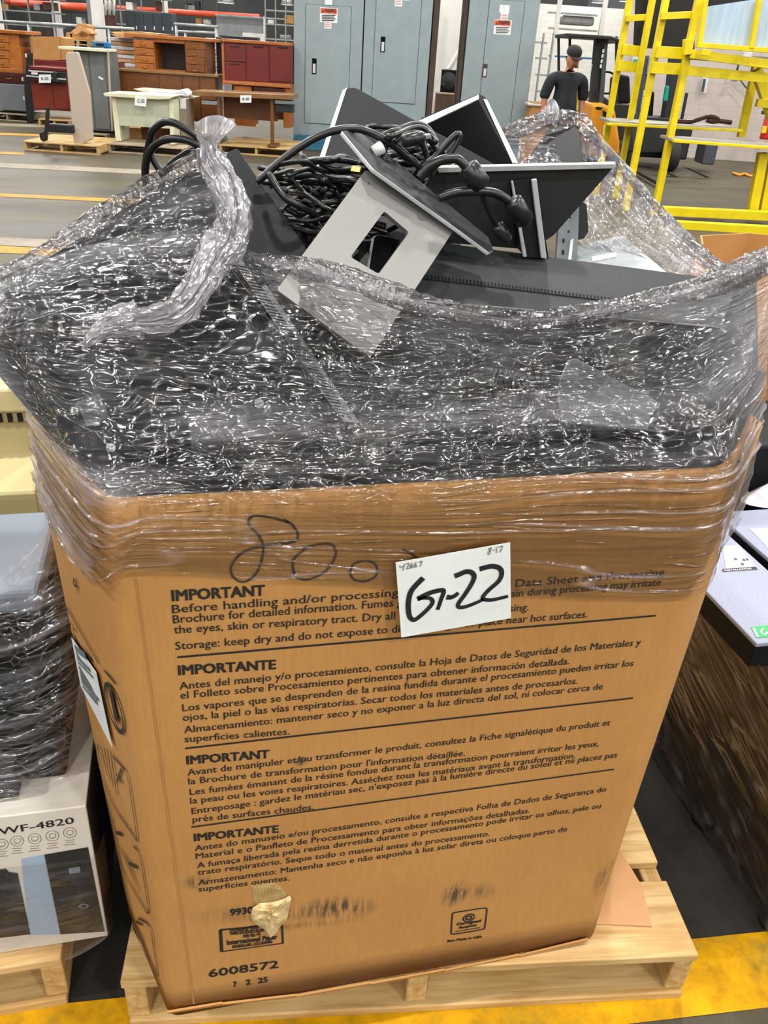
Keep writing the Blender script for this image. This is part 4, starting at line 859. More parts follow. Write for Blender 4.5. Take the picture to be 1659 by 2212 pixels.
# ================================================================== NEIGHBOURS AT THE LEFT
pallet('knotty pine pallet under the white printed carton at the left', (-1.36, 1.0, 0), .0, w=1.065, d=1.1, h=.142, nb=6)
ct = thing('printed_carton', 'white carton printed WF-4820 with a printer picture on the left pallet', 'carton', (-.48, 1.03, .1425))
X0, X1, Y0, Y1, Z0, Z1 = -.76, -.213, 1.03, 1.40, .1425, .492
mb = MB(); mb.box(X0, X1, Y0, Y1, Z0, Z1); mb.build('body', M['box_white'], ct, world=True, bevel=.002)
mb = MB(); mb.box(X1+.0003, X1+.001, Y0+.003, Y1-.003, Z0+.003, Z1-.002); mb.build('dark_side', M['box_navy'], ct, world=True)
def Pw(x, y, d=.001): return P(x, y, Y0-d)
mb = MB(); put_text(mb, 'WF-4820', Pw(-2,1804), Pw(160,1779), UP, .016, dbl=.0008); mb.build('model_print', M['ink'], ct, world=True)
mb = MB()
for x, y in ((4,1824), (37,1817), (75,1812), (113,1806), (151,1799)):
    stroke(mb, [Pw(x+14*math.cos(a), y+11*math.sin(a)) for a in np.linspace(0, 6.3, 14)], .0009, FN, 2)
    for q in ([(x-6,y-4),(x+6,y-5),(x+6,y+3),(x-6,y+4),(x-6,y-4)], [(x-4,y+6),(x+4,y+5)]): stroke(mb, [Pw(*c_) for c_ in q], .0009, FN, 2)
    for k, w in enumerate((11, 9, 13)): stroke(mb, [Pw(x-w, y+17+k*5), Pw(x+w, y+15+k*5)], .0012, FN, 1)
mb.build('icon_print', mat('grey_icon_print', '6f6c69', '5f5c59', .6), ct, world=True)
pic = MB(); pic.prism([Pw(96,1846), Pw(190,1830), Pw(226,2012), Pw(131,2018)], FN*.0004)
pm_ = pic.build('picture_print', M['printer_dk'], ct, world=True)
mb = MB(); mb.prism([Pw(46,1855), Pw(94,1846), Pw(130,2018), Pw(64,2020)], FN*.0003); mb.prism([Pw(-60,1890), Pw(12,1876), Pw(20,1884), Pw(38,1886), Pw(66,2018), Pw(-40,2030)], FN*.0005, 1); mb.build('picture_print', [M['pic_blue'], M['printer_dk']], ct, world=True)
mb = MB(); stroke(mb, [Pw(170,1958,.002), Pw(180,1953,.002), Pw(190,1957,.002), Pw(182,1962,.002), Pw(170,1958,.002)], .0025, FN); mb.prism([Pw(148,1876,.0016), Pw(172,1872,.0016), Pw(174,1884,.0016), Pw(150,1888,.0016)], FN*.0003); mb.build('picture_detail', M['slab_grey'], pm_, world=True)
# black printers on the carton and the machines behind
def blk(t, name, x0, x1, y0, y1, z0, z1, m, bev=.008): mb = MB(); mb.box(x0, x1, y0, y1, z0, z1); return mb.build(name, m, t, world=True, bevel=bev)
pr = thing('printer', 'black printer lying on the white carton under dark stretch film', 'printer', (-.5, 1.15, .493))
blk(pr, 'body', -.75, -.25, 1.10, 1.39, .493, .66, M['plastic_d']); blk(pr, 'lid', -.74, -.27, 1.11, 1.38, .661, .70, M['plastic']); blk(pr, 'paper_tray', -.70, -.32, 1.06, 1.10, .50, .56, M['char'], .004)
pr = thing('printer', 'blue grey topped black printer stacked on the lower black printer', 'printer', (-.5, 1.2, .705))
blk(pr, 'body', -.75, -.25, 1.14, 1.39, .703, .82, M['plastic_d']); blk(pr, 'lid', -.76, -.25, 1.13, 1.39, .821, .86, M['slab_grey'])
pallet('plain pine pallet behind the left carton under the beige scanner', (-1.40, 2.15, 0), 0, w=1.0, d=.9, nb=6)
cr = thing('carton', 'plain brown carton on the rear left pallet under the beige scanner', 'carton', (-.9, 2.2, .142)); blk(cr, 'body', -1.38, -.46, 2.16, 2.9, .143, .36, M['card'], .003)
YB = 1.6
sc_ = thing('scanner', 'aged beige flatbed scanner with a slotted lid edge left of the bin', 'scanner', (-.7, 1.75, .5))
def Pb(x, y): return P(x, y, YB)
zt = Pb(60,905).z; 
mb = MB(); prof = [(1.60, Pb(60,1160).z), (1.60, Pb(60,1060).z), (1.69, Pb(60,1060).z+.035), (1.69, zt-.035), (2.05, zt-.035), (2.05, Pb(60,1160).z)]
mb.prism([Vector((-1.2, y, z)) for y, z in prof], (.875, 0, 0)); mb.build('body', M['beige'], sc_, world=True, bevel=.006)
blk(sc_, 'lid', -1.21, -.315, 1.66, 2.06, zt-.012, zt+.04, M['beige'], .006); blk(sc_, 'lid_gap', -1.2, -.33, 1.668, 2.04, zt-.034, zt-.013, M['beige_d'], .001)
mb = MB()
for i in range(30): mb.box(-.90+i*.019, -.90+i*.019+.009, 1.664, 1.668, zt-.033, zt-.015)
mb.build('lid_slots', M['slot'], sc_, world=True)
blk(sc_, 'front_panel', -1.2, -.325, 1.594, 1.6, Pb(60,1160).z, Pb(60,1064).z, M['beige_d'], .001)
mb = MB(); mb.prism([P(-60,1118,1.593), P(74,1110,1.593), P(76,1140,1.593), P(-60,1146,1.593)], FN*.001); lb = mb.build('name_plate', mat('grey_name_plate', 'b2b3a4', 'a6a798', .4), sc_, world=True)
mb = MB(); put_text(mb, 'Vantage', P(-14,1128,1.591), P(32,1124,1.591), UP, .009, dbl=.0004); put_text(mb, 'CCD', P(36,1124,1.591), P(58,1122,1.591), UP, .009, dbl=.0005)
for a, b in ((0,12), (22,36)): stroke(mb, [P(a,1138,1.591), P(b,1137,1.591)], .004, FN)
mb.build('name_print', M['ink'], lb, world=True)
sl = thing('computer', 'blue grey computer case under the beige scanner left of the bin', 'computer', (-.8, 1.6, .4))
blk(sl, 'case', -1.15, -.30, 1.56, 2.0, .37, Pb(60,1163).z-.05, M['slab_grey'], .005); blk(sl, 'cover', -1.15, -.30, 1.555, 2.0, Pb(60,1163).z-.048, Pb(60,1163).z-.001, M['slab_grey'], .005)
tag(blk(None, 'yellow_handle', -.62, -.36, 1.75, 1.85, zt+.041, zt+.075, M['orange'], .015), 'orange yellow plastic handle lying on the beige scanner', 'handle')
# film over the left stack
wrap_main = wrap
wrap = thing('stretch_wrap', 'clear stretch film around the left carton and the black printers', 'plastic wrap', (-.5, 1.1, .142))
Q0 = [(-60,2110,1.02), (60,2090,1.02), (150,2072,1.02), (222,2032,1.02), (243,2000,1.06)]
Q1 = [(-60,2000,1.02), (50,1985,1.02), (140,1965,1.02), (214,1940,1.02), (236,1900,1.06)]
Q2 = [(-60,1880,1.02), (40,1872,1.02), (130,1862,1.02), (200,1850,1.02), (224,1800,1.06)]
film_sheet('carton_sheet', [Q0, Q1, Q2], 160, 120, M['film_side'], .003, 51, crs=lambda u, v: .35+0*v, hz=lambda u, v: .12*np.exp(-(v/.10)**2)+0*v)
Q0 = [(-60,1740,1.03), (60,1720,1.03), (140,1690,1.04), (190,1640,1.10), (212,1560,1.2)]
Q1 = [(-60,1560,1.06), (40,1545,1.06), (110,1520,1.07), (168,1480,1.10), (186,1430,1.2)]
Q2 = [(-60,1380,1.10), (20,1365,1.10), (80,1340,1.10), (140,1300,1.12), (160,1260,1.2)]
Q3 = [(-60,1260,1.12), (10,1235,1.12), (50,1200,1.12), (90,1160,1.13), (112,1130,1.16)]
film_sheet('printer_sheet', [Q0, Q1, Q2, Q3], 180, 200, M['film_side'], .005, 57, folds=lambda u, v: .8+0*u, hz=lambda u, v: .14*np.exp(-((v-1)/.12)**2))

# ================================================================== NEIGHBOURS AT THE RIGHT
ds = thing('wrapped_desk', 'dark brown laminate desk side wrapped in film right of the bin', 'desk', (1.5, 1.4, 0))
blk(ds, 'side_panel', 1.14, 1.17, .84, 2.1, .07, .50, M['laminate'], .003); blk(ds, 'desktop', 1.13, 1.95, .83, 2.1, .50, .53, M['laminate'], .003); blk(ds, 'back_panel', 1.17, 1.93, 2.05, 2.09, .07, .50, M['laminate'], .002); blk(ds, 'front_panel', 1.17, 1.93, .86, .89, .07, .50, M['laminate'], .002)
for y in (.90, 1.18, 2.0):
    mb = MB(); mb.lathe([(.001,0), (.028,0), (.032,.03), (.012,.045), (.012,.07)], 14, M=Matrix.Translation((1.17, y, 0))); mb.build('foot', M['black_m'], ds, world=True, smooth=True)
wrap = thing('stretch_wrap', 'clear stretch film pulled tight over the brown laminate desk at the right', 'plastic wrap', (1.13, 1.4, .3))
def desk_film():
    nv, nu = 110, 260; y = np.linspace(.80, 2.12, nu)[None,:]*np.ones((nv,1)); z = np.linspace(.05, .545, nv)[:,None]*np.ones((1,nu))
    h = (1-np.abs(2*vnoise(y*4+z*6, z*40-y*14, 71)-1))**2*.005+(1-np.abs(2*vnoise(y*9+z*9, z*80-y*26, 72)-1))*.0015+.01*(z < .1)*vnoise(y*20, z*0, 73)
    S = np.stack([1.122-h, y, z], -1); me = bpy.data.meshes.new('side_sheet'); idx = np.arange(nv*nu).reshape(nv, nu)
    q = np.stack([idx[:-1,:-1], idx[:-1,1:], idx[1:,1:], idx[1:,:-1]], -1).reshape(-1, 4); me.from_pydata(S.reshape(-1,3).tolist(), [], q.tolist()); me.polygons.foreach_set('use_smooth', [True]*len(q))
    uv = me.uv_layers.new(name='UVMap'); li = np.empty(len(me.loops), int); me.loops.foreach_get('vertex_index', li)
    uv.data.foreach_set('uv', np.stack([y.reshape(-1)[li], (z-.4*y).reshape(-1)[li]], -1).reshape(-1)); me.attributes.new('haze', 'FLOAT', 'POINT'); ac = me.attributes.new('crease', 'FLOAT', 'POINT'); ac.data.foreach_set('value', np.full(len(me.vertices), .08)); me.materials.append(M['film_side'])
    o = link(bpy.data.objects.new('side_sheet', me), wrap); o.matrix_parent_inverse = pmat(wrap).inverted()
desk_film()
def tower(label, x0, x1, y0, y1, z0, z1):
    t = thing('computer', label, 'computer', ((x0+x1)/2, (y0+y1)/2, z0)); blk(t, 'chassis', x0+.004, x1-.004, y0+.006, y1, z0, z1-.012, M['plastic_d'], .003); blk(t, 'cover', x0, x1, y0, y1, z1-.0115, z1, M['print_grey'], .003); return t
t1 = tower('lilac grey computer with a green sticker lying nearest on the brown desk', 1.10, 1.30, 1.135, 1.62, .532, .60)
def Pz(x, y, z): return G(x, y, z)
mb = MB(); mb.prism([Pz(1622,1355,.6005), Pz(1668,1350,.6005), Pz(1668,1376,.6005), Pz(1634,1378,.6005)], (0,0,.0006)); s_ = mb.build('green_sticker', M['green'], t1, world=True)
mb = MB(); stroke(mb, [Pz(1628,1357,.6015), Pz(1637,1376,.6015)], .006, Vector((0,0,1))); stroke(mb, [Pz(1650,1356,.6015), Pz(1644,1364,.6015), Pz(1652,1370,.6015), Pz(1658,1364,.6015)], .004, Vector((0,0,1))); mb.build('sticker_print', M['label'], s_, world=True)
mb = MB(); mb.prism([Pz(1560,1180,.6005), Pz(1596,1178,.6005), Pz(1637,1231,.6005), Pz(1570,1235,.6005)], (0,0,.0006)); s_ = mb.build('installation_label', M['label'], t1, world=True)
mb = MB(); mb.prism([Pz(1560,1229,.6012), Pz(1632,1224,.6012), Pz(1637,1230.5,.6012), Pz(1562,1235,.6012)], (0,0,.0003)); mb.build('label_band', M['ink'], s_, world=True)
mb = MB(); put_text(mb, 'INSTALLATION', Pz(1566,1233.5,.6018), Pz(1624,1229.5,.6018), Vector((.1,1,0)).normalized(), .0065, dbl=.0004); mb.build('label_lettering', M['label'], s_, world=True)
mb = MB()
for x, y in ((1585,1205), (1603,1207), (1610,1206), (1600,1216)): mb.prism([Pz(x,y,.6012), Pz(x+6,y,.6012), Pz(x+8,y+5,.6012), Pz(x+1,y+5,.6012)], (0,0,.0002))
mb.build('label_icons', M['slate_m'], s_, world=True)
t2 = tower('lilac grey computer with a big white label lying behind the nearer computer', 1.335, 1.60, 1.20, 1.66, .532, .60)
mb = MB(); mb.prism([Pz(1620,1142,.6005), Pz(1690,1140,.6005), Pz(1690,1225,.6005), Pz(1655,1180,.6005)], (0,0,.0006)); mb.build('white_label', M['label'], t2, world=True)
bk = thing('black_case', 'black equipment case behind the two lilac grey computers at the right', 'case', (1.7, 1.9, .532)); blk(bk, 'body', 1.30, 2.0, 1.76, 2.08, .532, .74, M['plastic_d'], .01); blk(bk, 'red_latch', 1.60, 1.68, 1.752, 1.76, .68, .72, M['red'], .003)
pw = thing('white_bag', 'crumpled white plastic bag between the case and the computers', 'bag', (1.55, 1.70, .602)); mb = MB(); mb.lathe([(.001,.06), (.05,.05), (.09,.02), (.11,.0)], 16, M=Matrix.Translation((1.58,1.70,.603))@Matrix.Diagonal((1.3,.5,1,1))); mb.build('bag', M['bubble'], pw, world=True, smooth=True)
# open brown bin behind at the right
ob = thing('cardboard_bin', 'open brown cardboard bin standing behind the big bin at the right edge', 'cardboard box', (2.4, 2.95, 0))
ring = [(1.72,2.5), (2.16,3.28), (2.45,3.36), (3.1,3.0), (2.95,2.3), (2.5,2.05)]
mb = MB(); inn = [tuple(Vector((2.42,2.75,0)).lerp(Vector((x,y,0)), .985)[:2]) for x, y in ring]; k = len(ring); vs = [(x,y,.14) for x,y in ring]+[(x,y,1.0) for x,y in ring]+[(x,y,1.0) for x,y in inn]+[(x,y,.15) for x,y in inn]
mb.add(vs, [(r*k+i, r*k+(i+1) % k, (r+1)*k+(i+1) % k, (r+1)*k+i) for r in range(3) for i in range(k)]+[tuple(3*k+i for i in range(k)), tuple(range(k))]); mb.build('walls', M['card'], ob, world=True)
pallet('old pallet under the open brown bin behind at the right', (1.85, 2.0, 0), .35, w=1.05, d=1.2, nb=6, wa='pine_g')

# ================================================================== BACKGROUND
class BG:
    """a thing standing at a pixel rectangle on the plane at forward distance D; drawn in pixels of that plane"""
    def __init__(s, name, label, cat, x0, x1, yt, yb, D, group=None):
        s.xc = (x0+x1)/2; s.D = D; s.yb = yb; B = W(s.xc, yb, D); s.k = (W(x1, (yt+yb)/2, D)-W(x0, (yt+yb)/2, D)).dot(Vector(RH))/(x1-x0)
        s.B = B; s.t = thing(name, label, cat, B, -YAW, group); s.h = W(s.xc, yt, D).z-B.z; s.w = (x1-x0)*s.k; s.yt = yt
    def L(s, px, py, y=0.0):
        q = W(px, py, s.D)-s.B; return Vector((q.dot(Vector(RH)), y, q.z))
    def X(s, px): return s.L(px, s.yb).x
    def Z(s, py): return s.L(s.xc, py).z
    def box(s, name, m, x0, x1, yt, yb, y0=0.0, th=.1, bev=.0, parent=None, mb=None):
        xm = (x0+x1)/2; q0, q1 = s.L(xm, yb), s.L(xm, yt); xc = (q0.x+q1.x)/2; hw = (x1-x0)/2*s.k; b = mb or MB(); b.box(xc-hw, xc+hw, y0, y0+th, q0.z, q1.z)
        return b.build(name, m, parent or s.t, bevel=bev) if mb is None else b
    def poly(s, name, m, pts, y0=0.0, th=.05, bev=0, parent=None):
        mb = MB(); mb.prism([s.L(x, y, y0) for x, y in pts], (0, th, 0)); return mb.build(name, m, parent or s.t, bevel=bev)
def fy(x, D):
    lo, hi = 130.0, 1500.0
    for _ in range(50):
        m_ = (lo+hi)/2; g = Vector(G(x, m_)); d_ = g.dot(Vector(FH))
        if d_ > D or d_ < 0: lo = m_
        else: hi = m_
    return hi
def yz(x, D, z): return proj(fwd(D, W(x, 150, D).dot(Vector(RH)), z))[1]
def sign_bg(label, x0, x1, y0, y1, D, txt, tilt=0, par=None):
    s = BG('paper_sign', label, 'sign', x0, x1, y0, y1, D); a, c_ = (x1-x0)*.5, math.radians(tilt)
    s.poly('sheet', M['paper'], [(x0, y0+tilt*.12), (x1, y0-tilt*.12), (x1+tilt*.1, y1-tilt*.12), (x0+tilt*.1, y1+tilt*.12)], 0, .002)
    mb = MB(); p0 = s.L(x0+(x1-x0)*.2, y1-(y1-y0)*.32, -.002); p1 = s.L(x1-(x1-x0)*.2, y1-(y1-y0)*.32, -.002); put_text(mb, txt, p0, p1, UP, s.h*.36, dbl=.004); mb.build('handwriting', M['slate_m'], s.t); return s
def drawer_pulls(s, pts, y=-.03, parent=None):
    for x, yy in pts:
        mb = MB(); c = s.L(x, yy, y); r = .05
        mb.tube([c+Vector((-r, .02, .012)), c+Vector((-r*.8, 0, 0)), c+Vector((-r*.3, -.005, -.012)), c+Vector((r*.3, -.005, -.012)), c+Vector((r*.8, 0, 0)), c+Vector((r, .02, .012))], .007, 6); mb.build('drawer_pull', M['brass'], s.t, smooth=True)
def bgpal(label, x0, x1, D, d=1.0, wa='pine', nb=7, h=.13, group=None, yb=None):
    xc = (x0+x1)/2; y = yb
    if yb is None:
        y = 600
        for yy in range(150, 700):
            if Vector(G(xc, yy)).dot(Vector(FH)) < D and G(xc, yy).dot(Vector(FH)) > 0: y = yy; break
    a = W(x0, y, D); b = W(x1, y, D); w = (b-a).dot(Vector(RH)); base = fwd(D, W(xc, y, D).dot(Vector(RH))-w/2, 0)
    return pallet(label, base, -YAW, w=w, d=d, h=h, nb=nb, wa=wa, group=group)
# far clutter: racks, rails, columns
# --- grey desk, mahogany drawers and oak dresser at the far left
s = BG('steel_desk', 'grey steel desk panel at the far left under the mahogany drawer unit', 'desk', -30, 61, 181, 238, 17.2); s.box('panel', M['gpanel'], -30, 61, 181, 238, 0, .7, .01)
bgpal('pallet under the grey steel desk panel at the far left', -34, 66, 17.1, wa='pine_g')
s = BG('drawer_unit', 'dark mahogany drawer unit between the oak dresser and the grey steel desk', 'drawers', -30, 51, 156, 181, 17.25); s.box('body', M['mahog'], -30, 51, 156, 181, 0, .6, .008); s.box('drawer', M['mahog'], -6, 42, 161, 179, -.015, .02, .004); drawer_pulls(s, [(20, 169)])
s = BG('oak_dresser', 'oak dresser with brass pulls stacked highest at the far left', 'dresser', -40, 50, 66, 156, 17.3)
s.box('body', M['oak'], -40, 44, 72, 148, 0, .62, .008); s.box('top', M['oak'], -44, 57, 64, 72, -.05, .72, .01); s.box('plinth', M['oak'], -42, 50, 146, 156, -.03, .68, .01)
for y0, y1 in ((76,90), (92,107), (109,125), (127,144)): s.box('drawer', M['oak'], -38, 20, y0, y1, -.02, .022, .006)
drawer_pulls(s, [(4,83), (5,100), (5,117), (6,136)])
s = BG('folded_frame', 'black folded metal frame standing beside the oak dresser', 'frame', 52, 68, 115, fy(60,17.0), 17.0); s.poly('upright', M['black_m'], [(58,116), (66,114), (69,s.yb), (58,s.yb), (52,190)], 0, .12, .01)
for x, y in ((57,120), (49.5,171), (53,212)): s.box('white_cap', M['white_pl'], x-1.5, x+1.5, y-4, y+4, -.03, .03, .005)
# --- burgundy cabinets, carton, black tabletop with paper sign
s = BG('red_cabinet', 'red brown laminate cabinet under the black tabletop at the left', 'cabinet', 68, 148, 150, 238, 16.6)
s.box('body', M['burg_r'], 68, 148, 152, s.yb, 0, .6, .01); s.box('door', M['burg_r'], 73, 115, 180, 235, -.015, .016, .003); s.box('door', M['burg_r'], 117, 147, 180, 235, -.015, .016, .003); s.box('top', M['burg'], 66, 150, 145, 153, -.04, .7, .01)
bgpal('pallet under the red brown cabinet at the left', 84, 152, 16.5)
s = BG('burgundy_cabinet', 'burgundy cabinet lying behind the red brown one under a plain carton', 'cabinet', 72, 143, 130, 150, 17.3); s.box('body', M['burg'], 74, 143, 130, 147, 0, .6, .01); s.box('edge_strip', M['card_pale'], 71, 74, 130, 147, -.01, .05, 0)
s = BG('carton', 'plain tan carton sitting on the burgundy cabinet at the left', 'carton', 64, 138, 79, 130, 17.4); s.poly('body', M['card'], [(63,79), (128,79), (131,130), (69,130)], 0, .6, .005); s.poly('side_flap', M['card'], [(128,79), (139,83), (140,130), (131,130)], .02, .5, .004)
s = BG('tabletop', 'black edged tabletop on its side with white stripes and a paper sign', 'table top', 58, 143, 152, 180, 16.5); s.poly('edge', M['black_m'], [(60,152), (143,156), (143,180), (57,172)], 0, .05, .004); s.poly('stripe', M['silver_l'], [(62,151), (116,155), (116,157.5), (62,154)], -.012, .012); s.poly('stripe', M['silver_l'], [(57,162), (143,170), (143,173), (57,165)], -.012, .012)
s.box('sticker', M['pink'], 69, 82, 154, 161, -.02, .006); s.box('sticker', M['label'], 69, 82, 157.5, 161, -.022, .004)
s.poly('hanging_strap', M['black_m'], [(114,156), (122,155), (126,158), (124,170), (129,178), (119,178), (114,166)], -.05, .05, .01)
sign_bg('small white paper sign on the black edged tabletop at the left', 84, 110, 161, 179, 16.48, 'K-50')
# --- broken cartons on small pallets
for i in range(2): BG_ = BG('wooden_pallet', ('upper' if i == 0 else 'lower')+' of two small pallets under the broken cartons at the back left', 'pallet', 141, 196, 86+i*9, 95+i*9, 20.0); [BG_.box('deck_board', M['pine'], 141+i*6, 196, 86+i*9, 88+i*9, 0, .9)]+[BG_.box('block', M['pine_g'], x, x+6, 88+i*9, 95+i*9, 0, .8) for x in (142+i*6, 165, 188)]
for nm, pts in (('tan broken carton with its flaps spread on top of the small pallets', [(157,66), (170,60), (176,66), (185,60), (198,73), (190,75), (192,86), (155,86), (156,74), (148,72)]), ('tan carton lying behind the broken carton on the small pallets', [(163,58), (168,50), (184,52), (192,56), (192,85), (163,85)]), ('small tan carton left of the broken carton on the small pallets', [(143,70), (150,70), (153,86), (141,86)])):
    xs = [p[0] for p in pts]; ys = [p[1] for p in pts]; s = BG('carton', nm, 'carton', min(xs), max(xs), min(ys), max(ys), 20.2 if 'behind' not in nm else 20.7); s.poly('body', M['card'], pts, 0, .4, .01)
    if 'spread' in nm: s.poly('flap', M['card_pale'], [(160,66), (176,56), (192,64), (196,73), (180,66), (172,74), (165,73)], -.12, .02); s.poly('dark_opening', M['card_edge'], [(172,74), (178,68), (190,74), (186,78), (174,78)], -.012, .01)
# --- beige partition panel on a pallet with a black leg
bgpal('reddish pine pallet under the beige partition panel', 53, 214, 13.05, d=1.15, wa='pine')
s = BG('partition_panel', 'tall beige fabric partition panel with a slanted edge standing on a pallet', 'partition', 141, 200, 112, yz(170,13.25,.134), 13.25); s.poly('panel', M['partition'], [(141,120), (145,113), (166,112), (169,116), (193,200), (200,300), (160,319)], 0, .07, .012)
s = BG('table_leg', 'black T shaped table leg leaning against the beige partition panel', 'table leg', 86, 158, 230, 307, 13.1); s.poly('foot_bar', M['black_m'], [(99,232), (105,230), (104,262), (101,304), (92,306), (95,290)], 0, .05, .008); s.poly('foot_plate', M['black_m'], [(85,288), (95,283), (99,300), (95,306), (88,302)], -.02, .07, .01); s.box('post', M['black_m'], 100, 158, 268, 287, .01, .08, .02)
# --- tall grey cabinet
bgpal('pallet under the tall grey cabinet', 160, 232, 14.6, wa='pine_g')
s = BG('tall_cabinet', 'tall dark grey two door cabinet behind the beige partition panel', 'cabinet', 166, 244, 106, yz(205,14.75,.134), 14.75); s.box('body', M['gcab'], 168, 240, 108, 282, 0, .5, .01); s.box('door', M['gcab'], 170, 198, 113, 278, -.02, .02, .004); s.box('door', M['gcab'], 201, 232, 113, 278, -.02, .02, .004); s.poly('side_edge', M['partition'], [(232,108), (235,108), (245,282), (242,282)], -.03, .03, 0); s.poly('tape_tag', M['label'], [(215,164), (225,170), (223,174), (213,167)], -.03, .004)
s = BG('shelf_board', 'cream shelf board lying on the tall grey cabinet', 'shelf', 131, 232, 103, 111, 14.7); s.box('board', M['cream'], 131, 232, 103, 109, -.1, .55, .005)
s = BG('red_cabinet', 'narrow burgundy cabinet end between the grey cabinet and the walnut credenza', 'cabinet', 236, 256, 131, 270, 15.9); s.box('body', M['burg'], 236, 256, 133, 270, 0, .5, .01)
# --- wrapped carton stacks behind the oak desk
for x0, x1, lab in ((239,292,'film wrapped stack of flattened cartons left of the oak desk'), (444,464,'film wrapped stack of flattened cartons peeking out right of the oak desk')):
    s = BG('carton_stack', lab, 'carton stack', x0, x1, 80, fy((x0+x1)/2,17.3), 17.3); [s.box('carton_layer', M['card_pale'] if q % 2 else M['bubble'], x0+(q*7 % 4)*.8, x1-(q*5 % 3)*.8, 82+q*9, 90+q*9, 0, .9, .01) for q in range(int((s.yb-91)/9))]
s = BG('plywood_sheets', 'loose pale plywood sheets lying across the wrapped cartons', 'plywood', 245, 352, 68, 80, 17.2); s.poly('sheet', M['pine'], [(245,69), (300,68), (352,74), (340,77), (268,79)], -.2, 1.0); s.poly('sheet', M['card_pale'], [(247,74), (330,75), (300,81), (262,81)], -.25, .9)
# --- walnut credenza with the oak desk on top
bgpal('pallet under the walnut credenza', 262, 468, 15.9, d=.6)
s = BG('walnut_credenza', 'long walnut credenza back panel under the oak kneehole desk', 'credenza', 255, 467, 152, 258, 15.5); s.box('body', M['walnut'], 257, 466, 159, 258, 0, .6, .006); s.box('top', M['walnut_l'], 253, 470, 154.5, 160, -.04, .85, .006)
for x in (345, 395, 432): s.box('panel_joint', M['mahog'], x, x+1.2, 158, 257, -.004, .004)
s = BG('oak_desk', 'oak kneehole desk with brass pulls standing on the walnut credenza', 'desk', 284, 450, 78, 154, 15.7)
s.box('top', M['oak'], 270, 458, 77, 85, -.05, .8, .01)
s.box('pedestal', M['oak'], 290, 334, 85, 153, 0, .7, .006); s.box('pedestal', M['oak_d'], 400, 446, 85, 160, 0, .7, .006); s.box('modesty_panel', M['knee'], 334, 400, 92, 152, .45, .03); s.box('apron', M['oak'], 332, 398, 84, 93, 0, .1, .005); s.box('foot_rail', M['oak'], 334, 400, 151, 155, .02, .1)
for k_, (y0, y1) in enumerate(((87,103), (105,119), (121,136), (138,152))):
    s.box('drawer', M['oak'], 293, 332, y0, y1, -.02, .022, .005); s.box('drawer', M['oak_d'], 403, 443, y0+3, y1+4, -.02, .022, .005)
drawer_pulls(s, [(310,96), (311,112), (313,129), (314,145), (420,100), (420,116), (421,135), (423,152)])
# --- cream table
bgpal('grey weathered pallet under the cream table', 234, 398, 13.45, d=1.1, wa='pine_g')
s = BG('cream_table', 'cream side desk with a pale green modesty panel on a weathered pallet', 'table', 228, 382, 199, yz(305,13.75,.134), 13.75)
s.poly('top', M['cream'], [(226,201), (236,199), (382,207), (370,214), (345,215), (230,208)], -.08, .55, .01); s.poly('modesty_panel', M['cream_d'], [(240,210), (372,216), (366,278), (252,271)], .02, .02); s.poly('leg', M['cream'], [(240,209), (250,211), (262,yz(256,13.8,.134)), (250,yz(256,13.8,.134))], 0, .5, .006); s.poly('leg', M['cream'], [(364,214), (374,215), (377,yz(372,13.8,.134)), (368,yz(372,13.8,.134))], 0, .5, .006)
sign_bg('white paper sign tilted on the front of the cream table', 292, 317, 208, 229, 13.62, 'C-32', tilt=-14)
s = BG('carton', 'brown carton open at one end under the cream table', 'carton', 272, 368, 274, 304, 14.3); s.box('body', mat('brown_carton', '7d4a22', '6d3e1b', .7), 305, 368, 276, 304, 0, .4, .004); s.box('pale_end', M['card_pale'], 272, 306, 276, 304, -.005, .4, .004)
for x0, x1, tx in ((374,388,'left'), (389,403,'right')):
    s = BG('pedestal_cabinet', tx+' of two taupe pedestal cabinets with white tags beside the cream table', 'cabinet', x0, x1, 212, 308, 14.1); s.box('body', mat('taupe_laminate_'+tx, '8f8274', '857869', .5), x0, x1, 214, 308, 0, .5, .004); s.box('tag', M['label'], x0+.5, x1-1, 214, 235, -.006, .005)

s = BG('white_tabletop', 'white tabletop with a lump of cloudy bubble wrap behind the cream table', 'table top', 287, 422, 192, 213, 14.6); s.poly('slab', M['cream'], [(287,192), (400,200), (424,210), (418,213), (330,206)], 0, .6, .005)
s.poly('wrap_lump', M['bubble'], [(320,200), (345,196), (380,198), (396,192), (402,193), (405,197), (414,204), (412,209), (340,206)], -.1, .35, .03)
# --- burgundy storage cabinet on an oak desk, black monitor, walnut table
s = BG('oak_desk', 'oak desk with a centre drawer under the burgundy storage cabinet', 'desk', 484, 628, 180, 276, 15.4); s.box('top', M['oak'], 482, 628, 180, 186, -.04, .75, .008); s.box('pedestal', M['oak'], 506, 544, 186, 272, 0, .65, .006); s.box('pedestal', M['oak'], 612, 628, 186, 276, 0, .65, .006); s.box('centre_drawer', M['mahog'], 548, 616, 190, 203, -.01, .04, .004); s.box('back_panel', M['oak_d'], 486, 628, 186, 262, .66, .03); s.box('drawer', M['oak'], 510, 553, 255, 272, -.02, .022, .004)
drawer_pulls(s, [(526,200)])
s = BG('storage_cabinet', 'burgundy storage cabinet with oak trim standing on an oak desk', 'cabinet', 482, 628, 88, 182, 15.5)
s.box('body', M['burg'], 484, 628, 94, 178, 0, .55, .006); s.box('top', M['oak'], 480, 628, 88, 95, -.04, .62, .008); s.box('base_rail', M['oak'], 482, 628, 177, 182, -.02, .6, .004); s.box('side_trim', M['oak'], 480, 485, 94, 180, -.012, .55)
